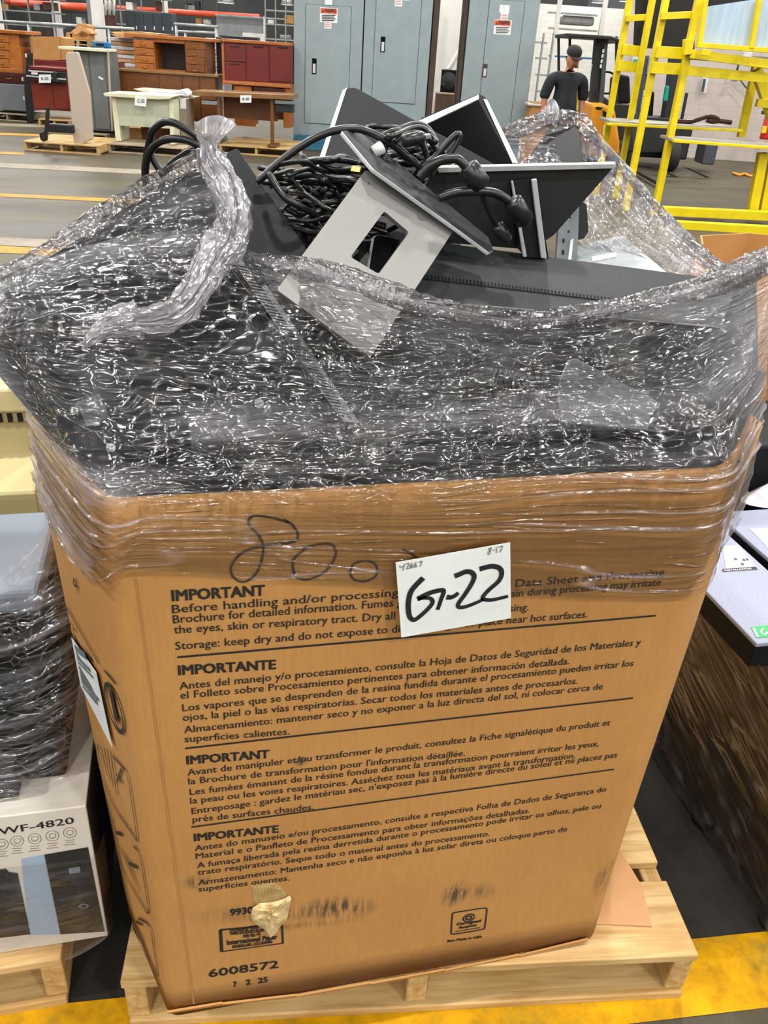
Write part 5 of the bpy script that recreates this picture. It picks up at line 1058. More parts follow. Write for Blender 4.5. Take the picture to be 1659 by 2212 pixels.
for x0, x1, y0, y1 in ((487,531,97,133), (487,531,135,175)):
    d_ = s.box('drawer', M['burg'], x0, x1, y0, y1, -.02, .022, .004); s.box('drawer_slot', M['slot'], x0+10, x1-14, y0+3, y0+5, -.024, .006, parent=s.t)
for x0, x1 in ((533,581), (583,627)):
    s.box('door', M['burg'], x0, x1, 97, 176, -.02, .022, .004)
s.box('door_pull', M['slot'], 548, 570, 100, 103, -.026, .008); s.box('door_pull', M['slot'], 600, 622, 102, 105, -.026, .008)
s = BG('dark_board', 'tall black board leaning between the oak desk and the burgundy cabinet', 'board', 466, 483, 79, 178, 16.4); s.box('board', M['black_m'], 468, 482, 80, 178, 0, .06, .01); s.box('board_foot', M['black_m'], 466, 500, 160, 180, .1, .3)
s = BG('black_tabletop', 'black flat tabletop lying behind the top of the burgundy cabinet', 'table top', 474, 556, 78, 92, 16.6); s.box('panel', M['black_m'], 474, 556, 78, 92, 0, .3, .01)
bgpal('wide pallet under the long walnut table and the oak desk', 474, 632, 14.28, d=1.5); 
s = BG('walnut_table', 'long walnut table with thin legs and a paper sign on its edge', 'table', 416, 632, 196, yz(524,14.35,.134), 14.35)
s.poly('top', M['walnut_l'], [(416,196), (632,205), (632,216), (416,206)], -.05, .7, .006); s.box('modesty_panel', M['walnut'], 474, 592, 214, 262, .35, .02)
for x0, x1, y1 in ((584,591,yz(588,14.4,.134)), (470,477,yz(473,14.4,.134))): s.box('leg', M['walnut'], x0, x1, 212, y1, 0, .06, .005)
s.box('leg_foot', M['walnut'], 578, 598, yz(588,14.4,.165), yz(588,14.4,.134), -.06, .4, .006); s.box('keyboard_tray', M['steel'], 436, 470, 218, 226, -.02, .3, .004); s.box('keyboard_tray', M['steel'], 594, 632, 217, 225, -.02, .3, .004); s.box('tray_slide', M['black_m'], 594, 632, 226, 243, .02, .25, .004)
sign_bg('white paper sign on the edge of the long walnut table', 519, 543, 206, 222, 14.28, 'K-50')
# --- rails, columns, lockers and clutter further back
def pole(name, label, cat, px, py, D, r, m, group=None):
    t = thing(name, label, cat, W(px[0], px[1], D)); mb = MB(); mb.tube([W(px[0], px[1], D), W(py[0], py[1], D)], r, 10); mb.build('tube', m, t, smooth=True, world=True); return t
s = BG('locker_bank', 'bank of dark slate lockers with white handles at the back left', 'lockers', 278, 376, 26, fy(327,24.0), 24.0); s.box('body', M['navy'], 278, 376, 26, s.yb, 0, .5, .01)
for i in range(5):
    x = 279+i*19.3; s.box('door', M['navy'], x, x+18.4, 29, s.yb-4, -.02, .02, .004); s.box('handle', M['white_pl'], x+15.5, x+18, 56+i*.6, 64+i*.6, -.05, .03, .006)
def hrail(label, a, b, D, posts, group=None):
    t = thing('guard_rail', label, 'rail', W(a[0], a[1], D)); mb = MB(); mb.tube([W(a[0], a[1], D), W(b[0], b[1], D)], .035, 8); mb.build('rail', M['grey_m'], t, smooth=True, world=True)
    for x in posts:
        u = (x-a[0])/(b[0]-a[0]); p = W(x, a[1]+(b[1]-a[1])*u, D); mb = MB(); mb.tube([p, Vector((p.x, p.y, 0))], .03, 8); mb.build('post', M['grey_m'], t, smooth=True, world=True)
hrail('long galvanised hand rail across the back left', (-40,44), (290,63), 21.5, (-20, 60, 234))
hrail('short galvanised hand rail in front of the slate lockers', (376,52), (470,58), 23, (380, 466)); hrail('lower galvanised rail right of the slate lockers', (380,68), (468,72), 23.3, (400, 468))
def column(x0, x1, D, m, dep=.4):
    a = W(x0, 110, D).dot(Vector(RH)); b = W(x1, 110, D).dot(Vector(RH)); mb = MB(); q = [fwd(D, a), fwd(D, b), fwd(D+dep, b), fwd(D+dep, a)]; mb.prism(q, (0,0,CEIL)); o = mb.build('column', m); return tag(o, kind='structure')
column(205, 221, 22.5, M['white_wall']); column(197, 205, 22.8, M['grey_m'], .15); column(121, 132, 32, M['white_wall']); column(355, 362, 33, M['white_wall']); column(-6, 4, 27, M['white_wall'])
pole('sprinkler_pipe', 'long orange red pipe running across the back left of the hall', 'pipe', (10,3), (560,37), 34, .09, M['red_rail'])
pole('sprinkler_pipe', 'second orange red pipe just above the long one at the left', 'pipe', (25,8), (195,17), 33, .10, M['red_rail'])
s = BG('brown_board', 'brown board hanging behind the wide white column at the back left', 'board', 219, 250, 33, 57, 23.5); s.box('board', M['brown_board'], 219, 250, 33, 57, 0, .05)
for i, x in enumerate((219, 228, 237, 246)): pole('pipe', ['first','second','third','fourth'][i]+' from the left of four thin pipes above the brown board', 'pipe', (x,-10), (x,33), 23.5, .035, M['white_wall'], None)
s = BG('plastic_pallet', 'blue plastic pallet standing behind the tall grey cabinet', 'pallet', 201, 233, 91, fy(217,19.5), 19.5); s.box('deck', M['blue'], 201, 233, 91, 102, 0, 1.0, .01); s.box('slot', M['slot'], 208, 224, 94, 99, -.01, .012)
for y in (103, 128, 150, 175, 200, 222): s.box('skirt', M['blue'], 222, 234, y, min(y+22, s.yb), .02, .9, .01)
s = BG('wall_board', 'grey partition wall with a pale mesh top behind the burgundy cabinet', 'partition', 470, 575, 30, 200, 27); s.box('panel', mat('grey_board', '7f8182', '757778', .6), 470, 575, 34, 200, 0, .1); s.box('pale_block', M['white_wall'], 525, 575, 72, 100, -.05, .05); s.box('post', M['white_wall'], 571, 576, 36, 200, -.1, .1); s.box('top_rail', M['grey_m'], 468, 640, 36, 39, -.1, .06)
rc = random.Random(4)
for ri, (x0, x1, D, lab) in enumerate(((-40,118,30,'far left storage rack loaded with mixed cartons'), (60,200,37,'tall dark storage rack behind the far left cartons'), (215,355,31,'grey storage rack behind the slate lockers'), (372,470,35,'storage rack of dark shelves right of the slate lockers'), (572,640,25,'grey wire storage rack left of the blue grey enclosures'))):
    s = BG('storage_rack', lab, 'rack', x0, x1, -30, 130, D); mm = M['slate_m'] if ri % 2 else M['grey_m']
    for x in np.linspace(x0, x1-2, 4): s.box('upright', mm, x, x+2, -30, 130, 0, .1)
    for y in (-8, 22, 52, 84): s.box('shelf', mm if ri != 1 else M['black_m'], x0, x1, y, y+3, .0, .9)
    for j in range(5 if ri != 4 else 3):
        x = x0+4+(x1-x0-26)*rc.random(); y = rc.choice((22,52,84)); w_ = rc.uniform(10, 24); h_ = rc.uniform(8, 20)
        b = BG('carton', ['tan','white','grey','dark','brown'][j % 5]+' carton on the '+lab, 'carton', x, x+w_, y-h_, y, D-.0, group='cartons on the far storage racks'); b.box('body', [M['card'], M['white_wall'], M['grey_m'], M['black_m'], M['brown_board']][j % 5], x, x+w_, y-h_, y-.2, .05+.02*j, .5, .02)
# overhead beams in the far roof
for i, (d_, zz) in enumerate(((26, 4.6), (32, 5.0), (38, 5.3), (44, 5.6))):
    mb = MB(); mb.prism([fwd(d_, -20, zz), fwd(d_, 20, zz), fwd(d_, 20, zz+.35), fwd(d_, -20, zz+.35)], FH*.2); tag(mb.build('ceiling_beam', M['grey_m'] if i % 2 else M['black_m']), kind='structure')
def lamp(px, py, D, lab, r=.35):
    c = W(px, py, D); t = thing('ceiling_lamp', lab, 'lamp', c); mb = MB(); mb.lathe([(.001,-.02), (r*.9,-.02), (r*.9,0), (.001,0)], 20); mb.build('lens', M['lamp_on'], t); mb = MB(); mb.lathe([(r*.95,-.03), (r,-.03), (r*.6,.25), (.1,.35), (.001,.35)], 20); mb.build('shade', M['lamp_body'], t, smooth=True); mb = MB(); mb.tube([(0,0,.35), (0,0,max(.4, CEIL-c.z))], .02, 6); mb.build('drop_rod', M['grey_m'], t)
lamp(1180,18,50,'round ceiling lamp just right of the single blue grey enclosure'); lamp(1214,13,52,'second round ceiling lamp right of the single blue grey enclosure'); lamp(1293,5,46,'large bright ceiling lamp above the forklift'); lamp(1352,2,48,'ceiling lamp half hidden beside the yellow ladder top')
lamp(487,5,42,'ceiling lamp above the burgundy cabinet at the back',.4); lamp(620,9,44,'ceiling lamp just left of the blue grey enclosures',.3)

# --- blue grey enclosures
def enclosure(label, x0, x1, yb, D, door, handle, labels, m, flush=False):
    s = BG('electrical_enclosure', label, 'enclosure', x0, x1, -90, yb, D); s.box('cabinet', m, x0, x1, -90, yb, 0, 1.0, .012)
    dx0, dx1, dy0, dy1 = door; s.box('door_seam', M['seam'], dx0-1, dx1+1, dy0-1, dy1+1, -.004, .005); d_ = s.box('door', m, dx0, dx1, dy0, dy1, -.012, .014, .004)
    hx, hy0, hy1 = handle; s.box('handle_recess', M['gloss'] if not flush else M['brown_side'], hx-5, hx+5, hy0, hy1, -.016, .006, .002); s.box('handle', M['silver_l'], hx-3, hx+3, hy0+(hy1-hy0)*.34, hy1-2, -.03, .018, .004)
    for (a, b, c_, e, kind) in labels:
        l_ = s.box('warning_label' if kind == 'w' else 'label', M['label'], a, b, c_, e, -.015, .003)
        if kind == 'w':
            s.box('label_band', M['hazard'], a+1.5, b-1.5, c_+1.5, c_+(e-c_)*.38, -.017, .003, parent=l_)
            mb = MB(); put_text(mb, 'WARNING', s.L(a+9, c_+(e-c_)*.32, -.018), s.L(b-4, c_+(e-c_)*.32, -.018), UP, .055, dbl=.004)
            for k in range(4): yy = c_+(e-c_)*(.5+.12*k); stroke(mb, [s.L(a+4, yy, -.018), s.L(b-4-3*(k % 2), yy, -.018)], .012, FN)
            mb.prism([s.L(a+4, c_+(e-c_)*.32, -.018), s.L(a+8, c_+(e-c_)*.32, -.018), s.L(a+6, c_+(e-c_)*.14, -.018)], (0,-.001,0)); mb.build('label_print', M['ink'], l_)
        elif kind == 'p':
            mb = MB()
            for k in range(2): yy = c_+(e-c_)*(.3+.35*k); stroke(mb, [s.L(a+2, yy, -.018), s.L(b-2, yy, -.018)], .02, FN)
            mb.build('label_print', M['pink'], l_)
    return s
enclosure('left blue grey electrical enclosure of the joined pair with a warning label', 634, 782, 296, 15.8, (659,755,12,268), (679,126,160), [(691.5,729,17,49,'w'), (701,716,48,62,'p'), (702,718,-6,11,'n')], M['bluegrey'])
enclosure('right blue grey electrical enclosure of the joined pair', 784, 928, 296, 15.82, (809,904,-40,222), (827,79,113), [(853,869,-2,14,'p'), (864,884,-14,1,'n')], M['bluegrey'])
s = BG('side_panel', 'dark rusty brown steel panel along the right side of the joined enclosures', 'panel', 929, 943, -90, 300, 15.95); s.box('panel', M['brown_side'], 930, 943, -90, 298, 0, .9)
enclosure('single blue grey electrical enclosure standing right of the white column', 1005, 1154, 292, 15.8, (1043,1117,0,280), (1047,138,167), [(1067,1104,43,75,'w'), (1081,1097,28,45,'p'), (1079,1100,11,28,'n')], M['bluegrey'], True)
s = BG('side_panel', 'narrow rusty edge strip along the left of the single enclosure', 'panel', 994, 1004, -90, 292, 15.9); s.box('panel', M['brown_side'], 995, 1003, -90, 292, 0, .9)
for x0, x1, lab in ((634,716,'blue painted timber skid under the left enclosure'), (1004,1120,'blue painted timber skid under the single enclosure')):
    s = BG('timber_skid', lab, 'skid', x0, x1, 296, 338, 15.7); s.box('beam', M['teal_base'], x0, x1+180 if x0 < 700 else x1, 300, 338, 0, .9, .01)
# white column with conduit, speaker and carton between the enclosures
column(944, 1004, 19.6, M['white_wall'], .5)
t = thing('conduit', 'white conduit pipe bending down the column to the black speaker box', 'pipe', W(1008,0,19.0)); mb = MB(); mb.tube(catmull([W(1008,-10,19.0), W(1001,50,19.0), W(996,100,19.0), W(982,128,19.0), W(968,152,19.0)], 6), .05, 8); mb.build('tube', M['white_wall'], t, smooth=True, world=True)
s = BG('loudspeaker', 'black loudspeaker box on the floor between the enclosures', 'speaker', 953, 985, 151, 206, 18.6); s.box('cabinet', M['plastic_d'], 953, 985, 151, 206, 0, .4, .01); mb = MB(); mb.lathe([(.001,.03), (.05,.02), (.13,.005), (.15,.0)], 24, M=Matrix.Translation(s.L(969, 174, -.002))@Matrix.Rotation(math.pi/2, 4, 'X')); mb.build('cone', M['char'], s.t, smooth=True); s.box('terminal', M['steel'], 957, 962, 178, 184, -.01, .012)
s = BG('carton', 'brown carton low on the floor between the joined pair and the single enclosure', 'carton', 938, 1004, 200, 300, 17.6); s.box('body', mat('dull_brown_carton', '8a6f58', '7a604b', .8), 938, 1004, 203, 300, 0, .6, .01)
# --- far white office wall with grey racks right of the enclosures
wall('wall_back', 40, W(1120,110,40).dot(Vector(RH)), W(1420,110,40).dot(Vector(RH)), 0, 3.6, M['block_w'])
for k_, (x0, x1, y0, y1, D, lab) in enumerate(((1158,1182,70,250,19.5,'grey steel shelf frame right of the single enclosure'), (1186,1290,28,240,24,'tall galvanised frame behind the standing person'))):
    s = BG('steel_scaffold', lab, 'scaffold', x0, x1, y0, fy((x0+x1)/2,D), D); y1 = s.yb
    for x in ((x0, x1-3) if k_ == 0 else (1188, 1284)): s.box('upright', M['grey_m'] if k_ == 0 else M['white_wall'], x, x+(3 if k_ == 0 else 9), y0-(0 if k_ == 0 else 60), y1, 0, .12)
    for y in ((90, 124, 160, 196) if k_ == 0 else (28, 62, 122)): s.box('crossbar', M['grey_m'] if y != 122 and y != 124 else M['blue'] if k_ else M['grey_m'], x0, x1, y, y+4, .02, .1)
    if k_: s.box('duct', M['grey_m'], 1215, 1285, 34, 54, .1, .5, .05)
s = BG('carton', 'film wrapped brown carton low beside the single enclosure', 'carton', 1136, 1180, 220, fy(1158,15.2)+2, 15.2); s.box('body', M['card'], 1138, 1180, 222, s.yb, 0, .6, .03); s.box('film', M['bubble'], 1140, 1176, 224, 230, -.03, .5, .02)
# --- the person
def person():
    D = 12.9; B = fwd(D, W(1222,200,D).dot(Vector(RH)), 0)
    t = thing('person', 'person in dark work shirt and black cap looking down beside the forklift', 'person', B, -YAW+.25)
    def skin_obj(name, verts, edges, m, parent, sub=2, roots=(0,)):
        me = bpy.data.meshes.new(name); me.from_pydata([v[:3] for v in verts], edges, []); o = link(bpy.data.objects.new(name, me), parent); me.materials.append(m)
        sk = o.modifiers.new('skin', 'SKIN'); sk.use_smooth_shade = True; sk.branch_smoothing = .3
        for i, v in enumerate(verts): d_ = me.skin_vertices[0].data[i]; d_.radius = v[3] if isinstance(v[3], tuple) else (v[3], v[3]); d_.use_root = i in roots
        sb = o.modifiers.new('sub', 'SUBSURF'); sb.levels = sub; sb.render_levels = sub; return o
    v = [(0,0,.98,.15), (0,.01,1.12,.145), (0,.01,1.30,.15), (0,.01,1.42,.10), (0,-.01,1.50,.062), (.01,-.05,1.56,.075), (.01,-.065,1.64,(.085,.10)), (.01,-.06,1.73,(.08,.09)),
         (.01,-.16,1.60,.016), (-.22,.01,1.41,.062), (-.29,.03,1.16,.05), (-.30,-.03,.92,.035), (-.30,-.05,.84,(.045,.025)), (.22,.01,1.41,.062), (.28,.04,1.16,.05), (.27,-.03,.92,.035), (.27,-.05,.84,(.045,.025)),
         (-.10,0,.88,.10), (-.11,-.02,.50,.07), (-.11,.02,.10,.05), (-.12,-.14,.04,.045), (.10,0,.88,.10), (.12,-.03,.50,.07), (.12,.02,.10,.05), (.14,-.14,.04,.045), (-.08,-.05,1.63,.018), (.10,-.05,1.63,.018)]
    e = [(0,1), (1,2), (2,3), (3,4), (4,5), (5,6), (6,7), (6,8), (3,9), (9,10), (10,11), (11,12), (3,13), (13,14), (14,15), (15,16), (0,17), (17,18), (18,19), (19,20), (0,21), (21,22), (22,23), (23,24), (6,25), (6,26)]
    for sx, w in ((-1, 12), (1, 16)):
        wx, wy, wz = v[w][:3]
        for k, (dy, ln) in enumerate(((-.035,.062), (-.012,.075), (.012,.072), (.034,.058))):
            a = len(v); v.append((wx, wy+dy, wz-.05, .011)); v.append((wx-sx*.012, wy+dy*1.1-.008, wz-.05-ln*.5, .010)); v.append((wx-sx*.028, wy+dy*1.1-.015, wz-.05-ln, .008)); e += [(w, a), (a, a+1), (a+1, a+2)]
        a = len(v); v.append((wx-sx*.01, wy-.05, wz-.01, .012)); v.append((wx-sx*.022, wy-.07, wz-.05, .010)); e += [(w, a), (a, a+1)]
    skin_obj('body', v, e, M['skin'], t)
    sv = [(0,.01,.84,(.20,.17)), (0,.0,1.05,(.21,.18)), (0,.01,1.28,(.20,.16)), (0,.01,1.42,(.14,.12)), (0,-.005,1.475,.075), (-.23,.01,1.40,.09), (-.29,.03,1.20,.078), (-.30,.03,1.13,.074), (.23,.01,1.40,.09), (.285,.04,1.20,.078), (.285,.035,1.13,.074)]
    skin_obj('shirt', sv, [(0,1), (1,2), (2,3), (3,4), (3,5), (5,6), (6,7), (3,8), (8,9), (9,10)], M['shirt'], t)
    tv = [(0,.01,.98,(.175,.15)), (-.10,.0,.82,.12), (-.115,-.02,.5,.095), (-.115,.02,.10,.08), (.10,.0,.82,.12), (.125,-.03,.5,.095), (.125,.02,.10,.08)]
    skin_obj('trousers', tv, [(0,1), (1,2), (2,3), (0,4), (4,5), (5,6)], M['trousers'], t)
    for sx in (-1, 1):
        mb = MB(); mb.box(-.05, .05, -.22, .08, 0, .09); o = mb.build('shoe', M['black_m'], t, bevel=.03); o.location = (sx*.12, 0, 0)
    mb = MB(); mb.lathe([(.098,0), (.102,.03), (.095,.07), (.06,.105), (.001,.115)], 24, M=Matrix.Translation((.01,-.06,1.695))@Matrix.Rotation(.28, 4, 'X')@Matrix.Diagonal((1,1.12,1,1))); mb.build('cap', M['cap'], t, smooth=True)
    mb = MB(); mb.prism([Vector((.01+.085*math.cos(a), -.15-.10*math.sin(a), 1.665-.035*math.sin(a))) for a in np.linspace(0, math.pi, 12)], (0,0,.008)); mb.build('cap_brim', M['cap'], t)
    for sx in (-1, 1):
        mb = MB(); mb.lathe([(.001,-.005), (.005,-.003), (.005,.003), (.001,.005)], 10, M=Matrix.Translation((.01+sx*.034,-.158,1.632))); mb.build('eye', M['plastic_d'], t, smooth=True)
    mb = MB(); mb.box(-.02, .04, -.152, -.14, 1.558, 1.566); mb.build('mouth', M['brown_board'], t, bevel=.003)
    mb = MB(); mb.lathe([(.080,0), (.086,.03), (.086,.06)], 20, M=Matrix.Translation((.01,-.025,1.615))); mb.build('hair', M['plastic_d'], t, smooth=True)
person()
# --- forklifts
def wheel(name, c, r, w, t, axis):
    mb = MB(); Mx = Matrix.Translation(c)@axis; mb.lathe([(r*.5,-w/2), (r*.9,-w/2), (r,-w*.35), (r,w*.35), (r*.9,w/2), (r*.5,w/2)], 28, M=Mx); o = mb.build(name, M['tyre'], t, smooth=True)
    mb = MB(); mb.lathe([(.001,-w*.42), (r*.52,-w*.42), (r*.52,w*.42), (.001,w*.42)], 20, M=Mx); mb.build('hub', M['steel'], o)
AX = Matrix.Rotation(math.pi/2, 4, 'Y')
def letters(s, t, x, y0, y1, n_, y=-.02, slant=-.14):
    mb = MB()
    for i in range(n_):
        yy = y0+(y1-y0)*i/n_; hh = (y1-y0)/n_*.75; xx = x+slant*(yy-y0); q0, q1 = s.L(xx+2, yy), s.L(xx+2, yy+hh); mb.box(q0.x-2*s.k, q0.x+2*s.k, y, y+.004, q1.z, q0.z)
    mb.build('white_lettering', M['label'], t)
D = 14.6
s = BG('forklift', 'orange forklift with a black mast standing beside the person', 'forklift', 1265, 1370, 78, fy(1317,D), D); t = s.t
s.poly('mast_channel', M['black_m'], [(1292,78), (1306,78), (1291,290), (1272,300)], .12, .22, .01); s.poly('mast_channel', M['slate_m'], [(1308,80), (1316,80), (1303,250), (1293,250)], .05, .15, .01)
letters(s, t, 1279, 139, 172, 7, .114, -.2); letters(s, t, 1303, 106, 150, 4, .04, -.16)
s.poly('counterweight', M['orange'], [(1272,222), (1296,222), (1320,234), (1330,300), (1330,330), (1268,336), (1265,300)], -.3, 1.3, .04); s.poly('dark_grille', M['plastic_d'], [(1294,236), (1316,246), (1318,256), (1300,252), (1294,246)], -.312, .02); s.box('data_plate', M['label'], 1294, 1309, 268, 288, -.314, .008, .002); s.poly('grab_slot', M['plastic_d'], [(1279,228), (1293,230), (1290,234), (1280,233)], -.312, .02)
s.poly('dark_body', M['black_m'], [(1286,200), (1300,204), (1330,224), (1368,226), (1372,330), (1330,330), (1324,236), (1296,220)], .1, .9, .02)
s.poly('seat', M['plastic_d'], [(1340,170), (1352,162), (1370,165), (1372,226), (1336,226)], .3, .5, .03); s.poly('overhead_guard', M['black_m'], [(1222,72), (1318,78), (1345,88), (1345,94), (1318,86), (1222,80)], -.1, 1.2, .01)
for x0, x1, y1 in ((1224,1229,200), (1250,1254,160), (1336,1341,230)): s.poly('guard_post', M['black_m'], [(x0,78), (x0+5,78), (x1,y1), (x1-5,y1)], .9 if x0 < 1300 else .2, .06)
t2 = thing('x', None, None) if False else None
mb = MB(); c = s.L(1318, 180, .25); mb.tube([c+Vector((.17*math.cos(a), .06*math.sin(a), .15*math.sin(a))) for a in np.linspace(0, 6.283, 24)], .016, 8, caps=False); mb.build('steering_wheel', M['plastic_d'], t, smooth=True)
wheel('wheel', Vector((s.X(1330), .2, .28)), .28, .22, t, Matrix.Rotation(math.pi/2+.0, 4, 'Y')@Matrix.Rotation(1.0, 4, 'X')); wheel('wheel', Vector((s.X(1290), .8, .26)), .26, .2, t, AX)
s.box('fork', M['black_m'], 1384, 1392, s.yb-8, s.yb-2, -1.2, 1.6)
s2 = BG('lime_truck', 'lime green pallet truck body behind the person', 'pallet truck', 1244, 1270, 184, fy(1257,16.9), 16.9); s2.poly('body', M['lime'], [(1256,184), (1268,186), (1264,238), (1242,240), (1241,236), (1254,230)], 0, .5, .02); s2.box('base', M['black_m'], 1238, 1268, 240, s2.yb, 0, .6, .02); s2.box('orange_post', M['orange'], 1244, 1251, 190, 222, .1, .1)
D = 16.2
s = BG('forklift', 'black masted forklift standing behind the yellow ladder platform', 'forklift', 1380, 1480, 120, fy(1430,D), D); t = s.t
s.poly('mast_channel', M['black_m'], [(1455,122), (1476,124), (1450,330), (1422,330)], 0, .25, .01); s.poly('mast_channel', M['slate_m'], [(1392,120), (1400,120), (1376,330), (1364,330)], -.1, .2, .01); s.poly('lift_chain', M['steel'], [(1397,125), (1404,125), (1398,160), (1392,160)], -.15, .05); letters(s, t, 1387, 195, 235, 6, -.11, -.16)
s.poly('carriage', M['black_m'], [(1384,250), (1470,256), (1468,330), (1378,330)], -.05, .6, .02); s.poly('seat_back', M['plastic_d'], [(1404,195), (1424,200), (1420,255), (1398,255)], .3, .4, .03); s.box('body', M['black_m'], 1372, 1500, 268, 345, .2, 1.0, .03); s.box('chassis_block', M['slate_m'], 1520, 1548, 312, 356, .0, .5, .02); s.poly('teal_bottle', M['teal'], [(1432,183), (1440,186), (1436,218), (1426,218)], -.2, .08, .02); s.poly('hose_rack', M['black_m'], [(1478,200), (1484,200), (1472,262), (1466,262)], -.1, .05, .01)
s.poly('load_backrest', M['black_m'], [(1436,123), (1450,121), (1450,124), (1440,127), (1434,180), (1431,178)], -.25, .04); wheel('wheel', Vector((s.X(1440), -.1, .26)), .26, .2, t, AX)
for x in (1378, 1440): s.poly('fork', M['black_m'], [(x,346), (x+14,348), (x+58,368), (x+48,368)], -1.0, .06)
# --- yellow ladder platform
yp = thing('ladder_platform', 'large safety yellow ladder platform with rails and decks at the upper right', 'ladder platform', fwd(11.3, W(1480,300,11.3).dot(Vector(RH)), 0))
def yb_(name, a, b, D0, w=.075, h=None, D1=None, m='yellow'):
    mb = MB(); mb.bar(W(a[0], a[1], D0), W(b[0], b[1], D1 or D0), w, h); return mb.build(name, M[m], yp, world=True, bevel=.004)
def foot(px, py0, D): p = W(px, py0, D); return Vector((p.x, p.y, 0))
for nm, x, D_ in (('U1',1360,12.4), ('U2',1409,12.2), ('U3',1438,11.2), ('U4',1509,11.0)):
    p = W(x, 0, D_); mb = MB(); mb.bar(Vector((p.x, p.y, .0)), Vector((p.x, p.y, 3.4)), .10 if nm != 'U4' else .12, .07); mb.build('upright', M['yellow'], yp, world=True, bevel=.004)
for a, b, D_ in (((1352,40),(1399,37),12.3), ((1345,107),(1392,112),12.3), ((1335,142),(1380,146),12.3), ((1427,35),(1493,32),11.1), ((1418,112),(1486,116),11.1), ((1408,146),(1480,150),11.1)):
    yb_('rung', a, b, D_, .075, .07 if a[1] < 60 else .12)
yb_('rail', (1480,152), (1670,170), 11.0, .13, .10); yb_('deck_beam', (1490,116), (1670,140), 10.9, .10, .09)
def slabw(name, pxs, D0, D1, m, th=.05):   # a horizontal deck from two pixel points on its front edge
    a, b = W(pxs[0][0], pxs[0][1], D0), W(pxs[1][0], pxs[1][1], D0); mb = MB(); dv = Vector(FH)*(D1-D0); z = (a.z+b.z)/2; a.z = b.z = z; mb.prism([a, b, b+dv, a+dv], (0,0,-th)); return mb.build(name, m, yp, world=True, bevel=.003)
slabw('upper_deck', ((1500,112), (1700,126)), 10.9, 12.2, M['deck'], .07)
slabw('lower_shelf', ((1318,262), (1600,278)), 11.6, 12.3, M['deck'], .03); yb_('shelf_edge', (1312,268), (1602,282), 11.58, .09, .03)
slabw('step', ((1455,300), (1700,318)), 10.7, 11.3, M['deck'], .03); yb_('step_edge', (1455,304), (1700,322), 10.68, .11, .03); 
yb_('brace', (1634,140), (1600,296), 11.9, .09); yb_('brace', (1634,150), (1672,260), 11.6, .12); yb_('brace', (1634,222), (1672,226), 11.5, .09)
for x in (1630, 1655): p = W(x, 330, 11.0); yb_('short_post', (x+18,330), (x-8,470), 10.9, .11)
yb_('base_beam', (1430,455), (1700,468), 10.7, .14, .10); yb_('base_beam', (1450,486), (1700,500), 10.1, .12, .10)
yb_('frame_rail', (1524,0), (1510,100), 10.85, .07, .05); yb_('frame_rail', (1505,97), (1700,112), 10.85, .08, .05); yb_('frame_rail', (1640,0), (1622,104), 10.84, .08, .05); yb_('latch', (1516,112), (1534,115), 10.7, .06); yb_('latch', (1605,117), (1622,119), 10.7, .07, .05, m='white_pl'); yb_('bracket', (1486,84), (1484,118), 10.9, .11, .09)
for pts in ([(1528,14), (1634,-2), (1618,100), (1514,92)], [(1644,-6), (1720,-20), (1720,112), (1628,104)]):
    mb = MB(); mb.prism([W(x, y, 10.9) for x, y in pts], FH*.012); mb.build('clear_panel', M['frost'], yp, world=True)
mb = MB(); mb.prism([W(x, y, 12.6) for x, y in ((1376,-60), (1505,-60), (1500,112), (1368,102))], FH*.02); mb.build('black_sheet', M['black_sheet'], yp, world=True); mb = MB(); mb.prism([W(x, y, 11.0) for x, y in ((1524,-30), (1640,-40), (1636,2), (1527,14))], FH*.015); mb.build('black_sheet', M['black_sheet'], yp, world=True)
# --- along the right wall
def wallpt(px, py): return W(px, py, 18.8)
t = thing('wall_sign', 'narrow white vertical sign on the wall behind the yellow platform', 'sign', wallpt(1522,182)); mb = MB(); mb.prism([wallpt(x, y) for x, y in ((1518,165), (1531,167), (1525,201), (1513,200))], FH*-.01); mb.build('plate', M['white_pl'], t, world=True)
mb = MB()
for i in range(5): a = Vector((1521-i*1.1, 172+i*5.6)); stroke(mb, [W(a.x-2, a.y, 18.78), W(a.x+4, a.y+1, 18.78)], .03, -Vector(FH), 1); stroke(mb, [W(a.x-2, a.y+2.5, 18.78), W(a.x+3, a.y+3.4, 18.78)], .02, -Vector(FH), 1)
mb.build('sign_print', M['slate_m'], t, world=True)
t = thing('wall_sign', 'small white sign with a green picture on the wall above the forklifts', 'sign', wallpt(1372,127)); mb = MB(); mb.prism([wallpt(x, y) for x, y in ((1368,116), (1381,117), (1378,138), (1365,136))], FH*-.01); p_ = mb.build('plate', M['white_pl'], t, world=True); mb = MB(); mb.prism([W(x, y, 18.77) for x, y in ((1369,128), (1377,128.5), (1376,135), (1368,135))], FH*-.004); mb.build('green_panel', M['teal'], p_, world=True)
pole('conduit', 'thin grey conduit on the wall behind the yellow platform', 'pipe', (1597,132), (1592,152), 18.7, .02, M['slate_m']); pole('conduit', 'thin slanting cable on the wall behind the yellow brace', 'cable', (1600,174), (1620,200), 18.7, .015, M['slate_m'])
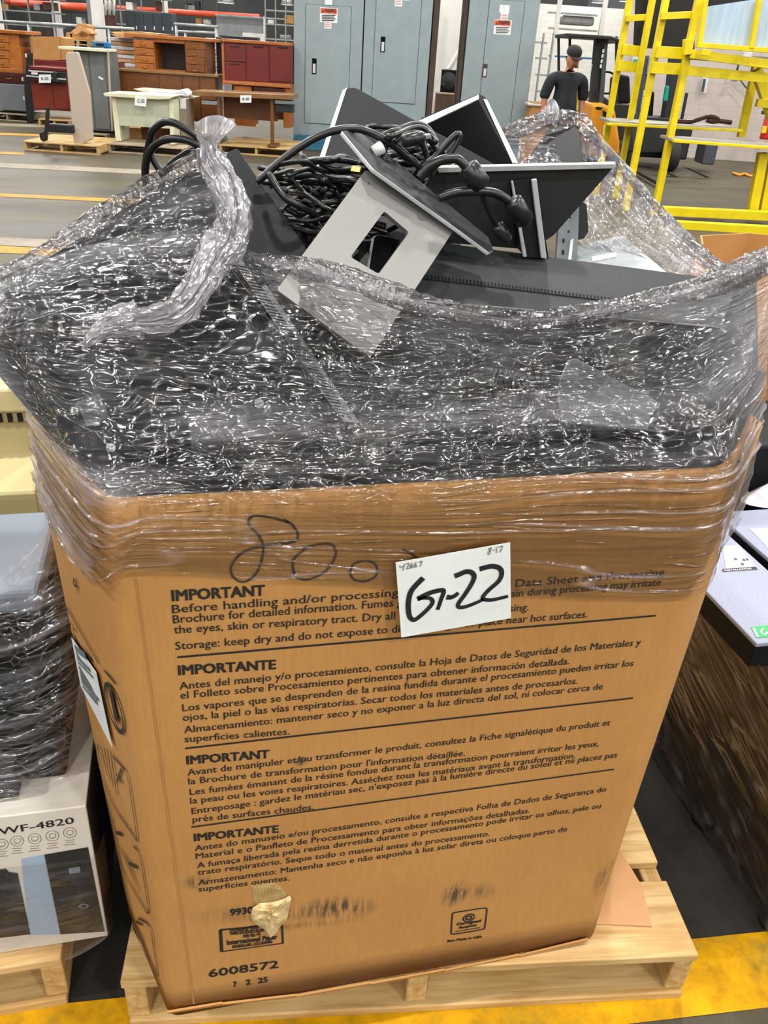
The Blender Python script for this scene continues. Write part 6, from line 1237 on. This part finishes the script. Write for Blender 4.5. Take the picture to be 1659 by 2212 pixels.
s = BG('valve', 'small grey valve fitting on the wall behind the yellow platform', 'valve', 1583, 1600, 168, 178, 18.65); s.box('body', M['grey_m'], 1583, 1594, 169, 176, 0, .12, .02); s.box('stem', M['grey_m'], 1593, 1602, 173, 175, .03, .05, .01)
s = BG('fire_extinguisher', 'red fire extinguisher with yellow tag by the wall at the right edge', 'fire extinguisher', 1646, 1668, 244, 302, 16.8); mb = MB(); mb.lathe([(.001,0), (.085,.0), (.09,.03), (.09,.38), (.05,.45), (.02,.47), (.02,.5), (.001,.5)], 20, M=Matrix.Translation((s.X(1655), .1, 0))); mb.build('cylinder', M['red'], s.t, smooth=True); s.box('tag', M['yellow'], 1646, 1656, 272, 288, -.01, .02, .005); s.box('valve', M['black_m'], 1650, 1660, 240, 248, .06, .08, .01)
def cone(px, yt, yb, D, lab):
    s = BG('traffic_cone', lab, 'traffic cone', px-12, px+12, yt, yb, D); h = s.h; mb = MB(); mb.lathe([(.022,h), (.03,h), (h*.23,.03), (h*.2,.03)], 20); mb.build('body', M['cone'], s.t, smooth=True); mb = MB(); mb.box(-h*.3, h*.3, -h*.3, h*.3, 0, .03); mb.build('base', M['cone'], s.t, bevel=.008)
cone(1638, 343, 378, 16.6, 'small orange traffic cone standing behind the yellow platform'); cone(1668, 262, 310, 18.2, 'orange traffic cone at the wall at the right edge')
t = thing('orange_rope', 'orange rope lying on the floor beside the traffic cone', 'rope', G(1610,378)); mb = MB(); mb.tube(catmull([G(x, y, .02) for x, y in ((1584,374), (1596,378), (1608,376), (1620,380), (1634,380))], 5), .025, 6); mb.build('rope', M['orange'], t, world=True, smooth=True)
t = thing('brown_hose', 'coil of dark brown hose lying on the lower yellow shelf', 'hose', W(1540,262,12.0)); mb = MB(); mb.tube(catmull([W(x, y, 12.0) for x, y in ((1460,262), (1490,263), (1515,256), (1530,252), (1545,254), (1552,260), (1540,263), (1528,259), (1560,262), (1580,265))], 6), .028, 8); mb.build('hose', M['mahog'], t, world=True, smooth=True)
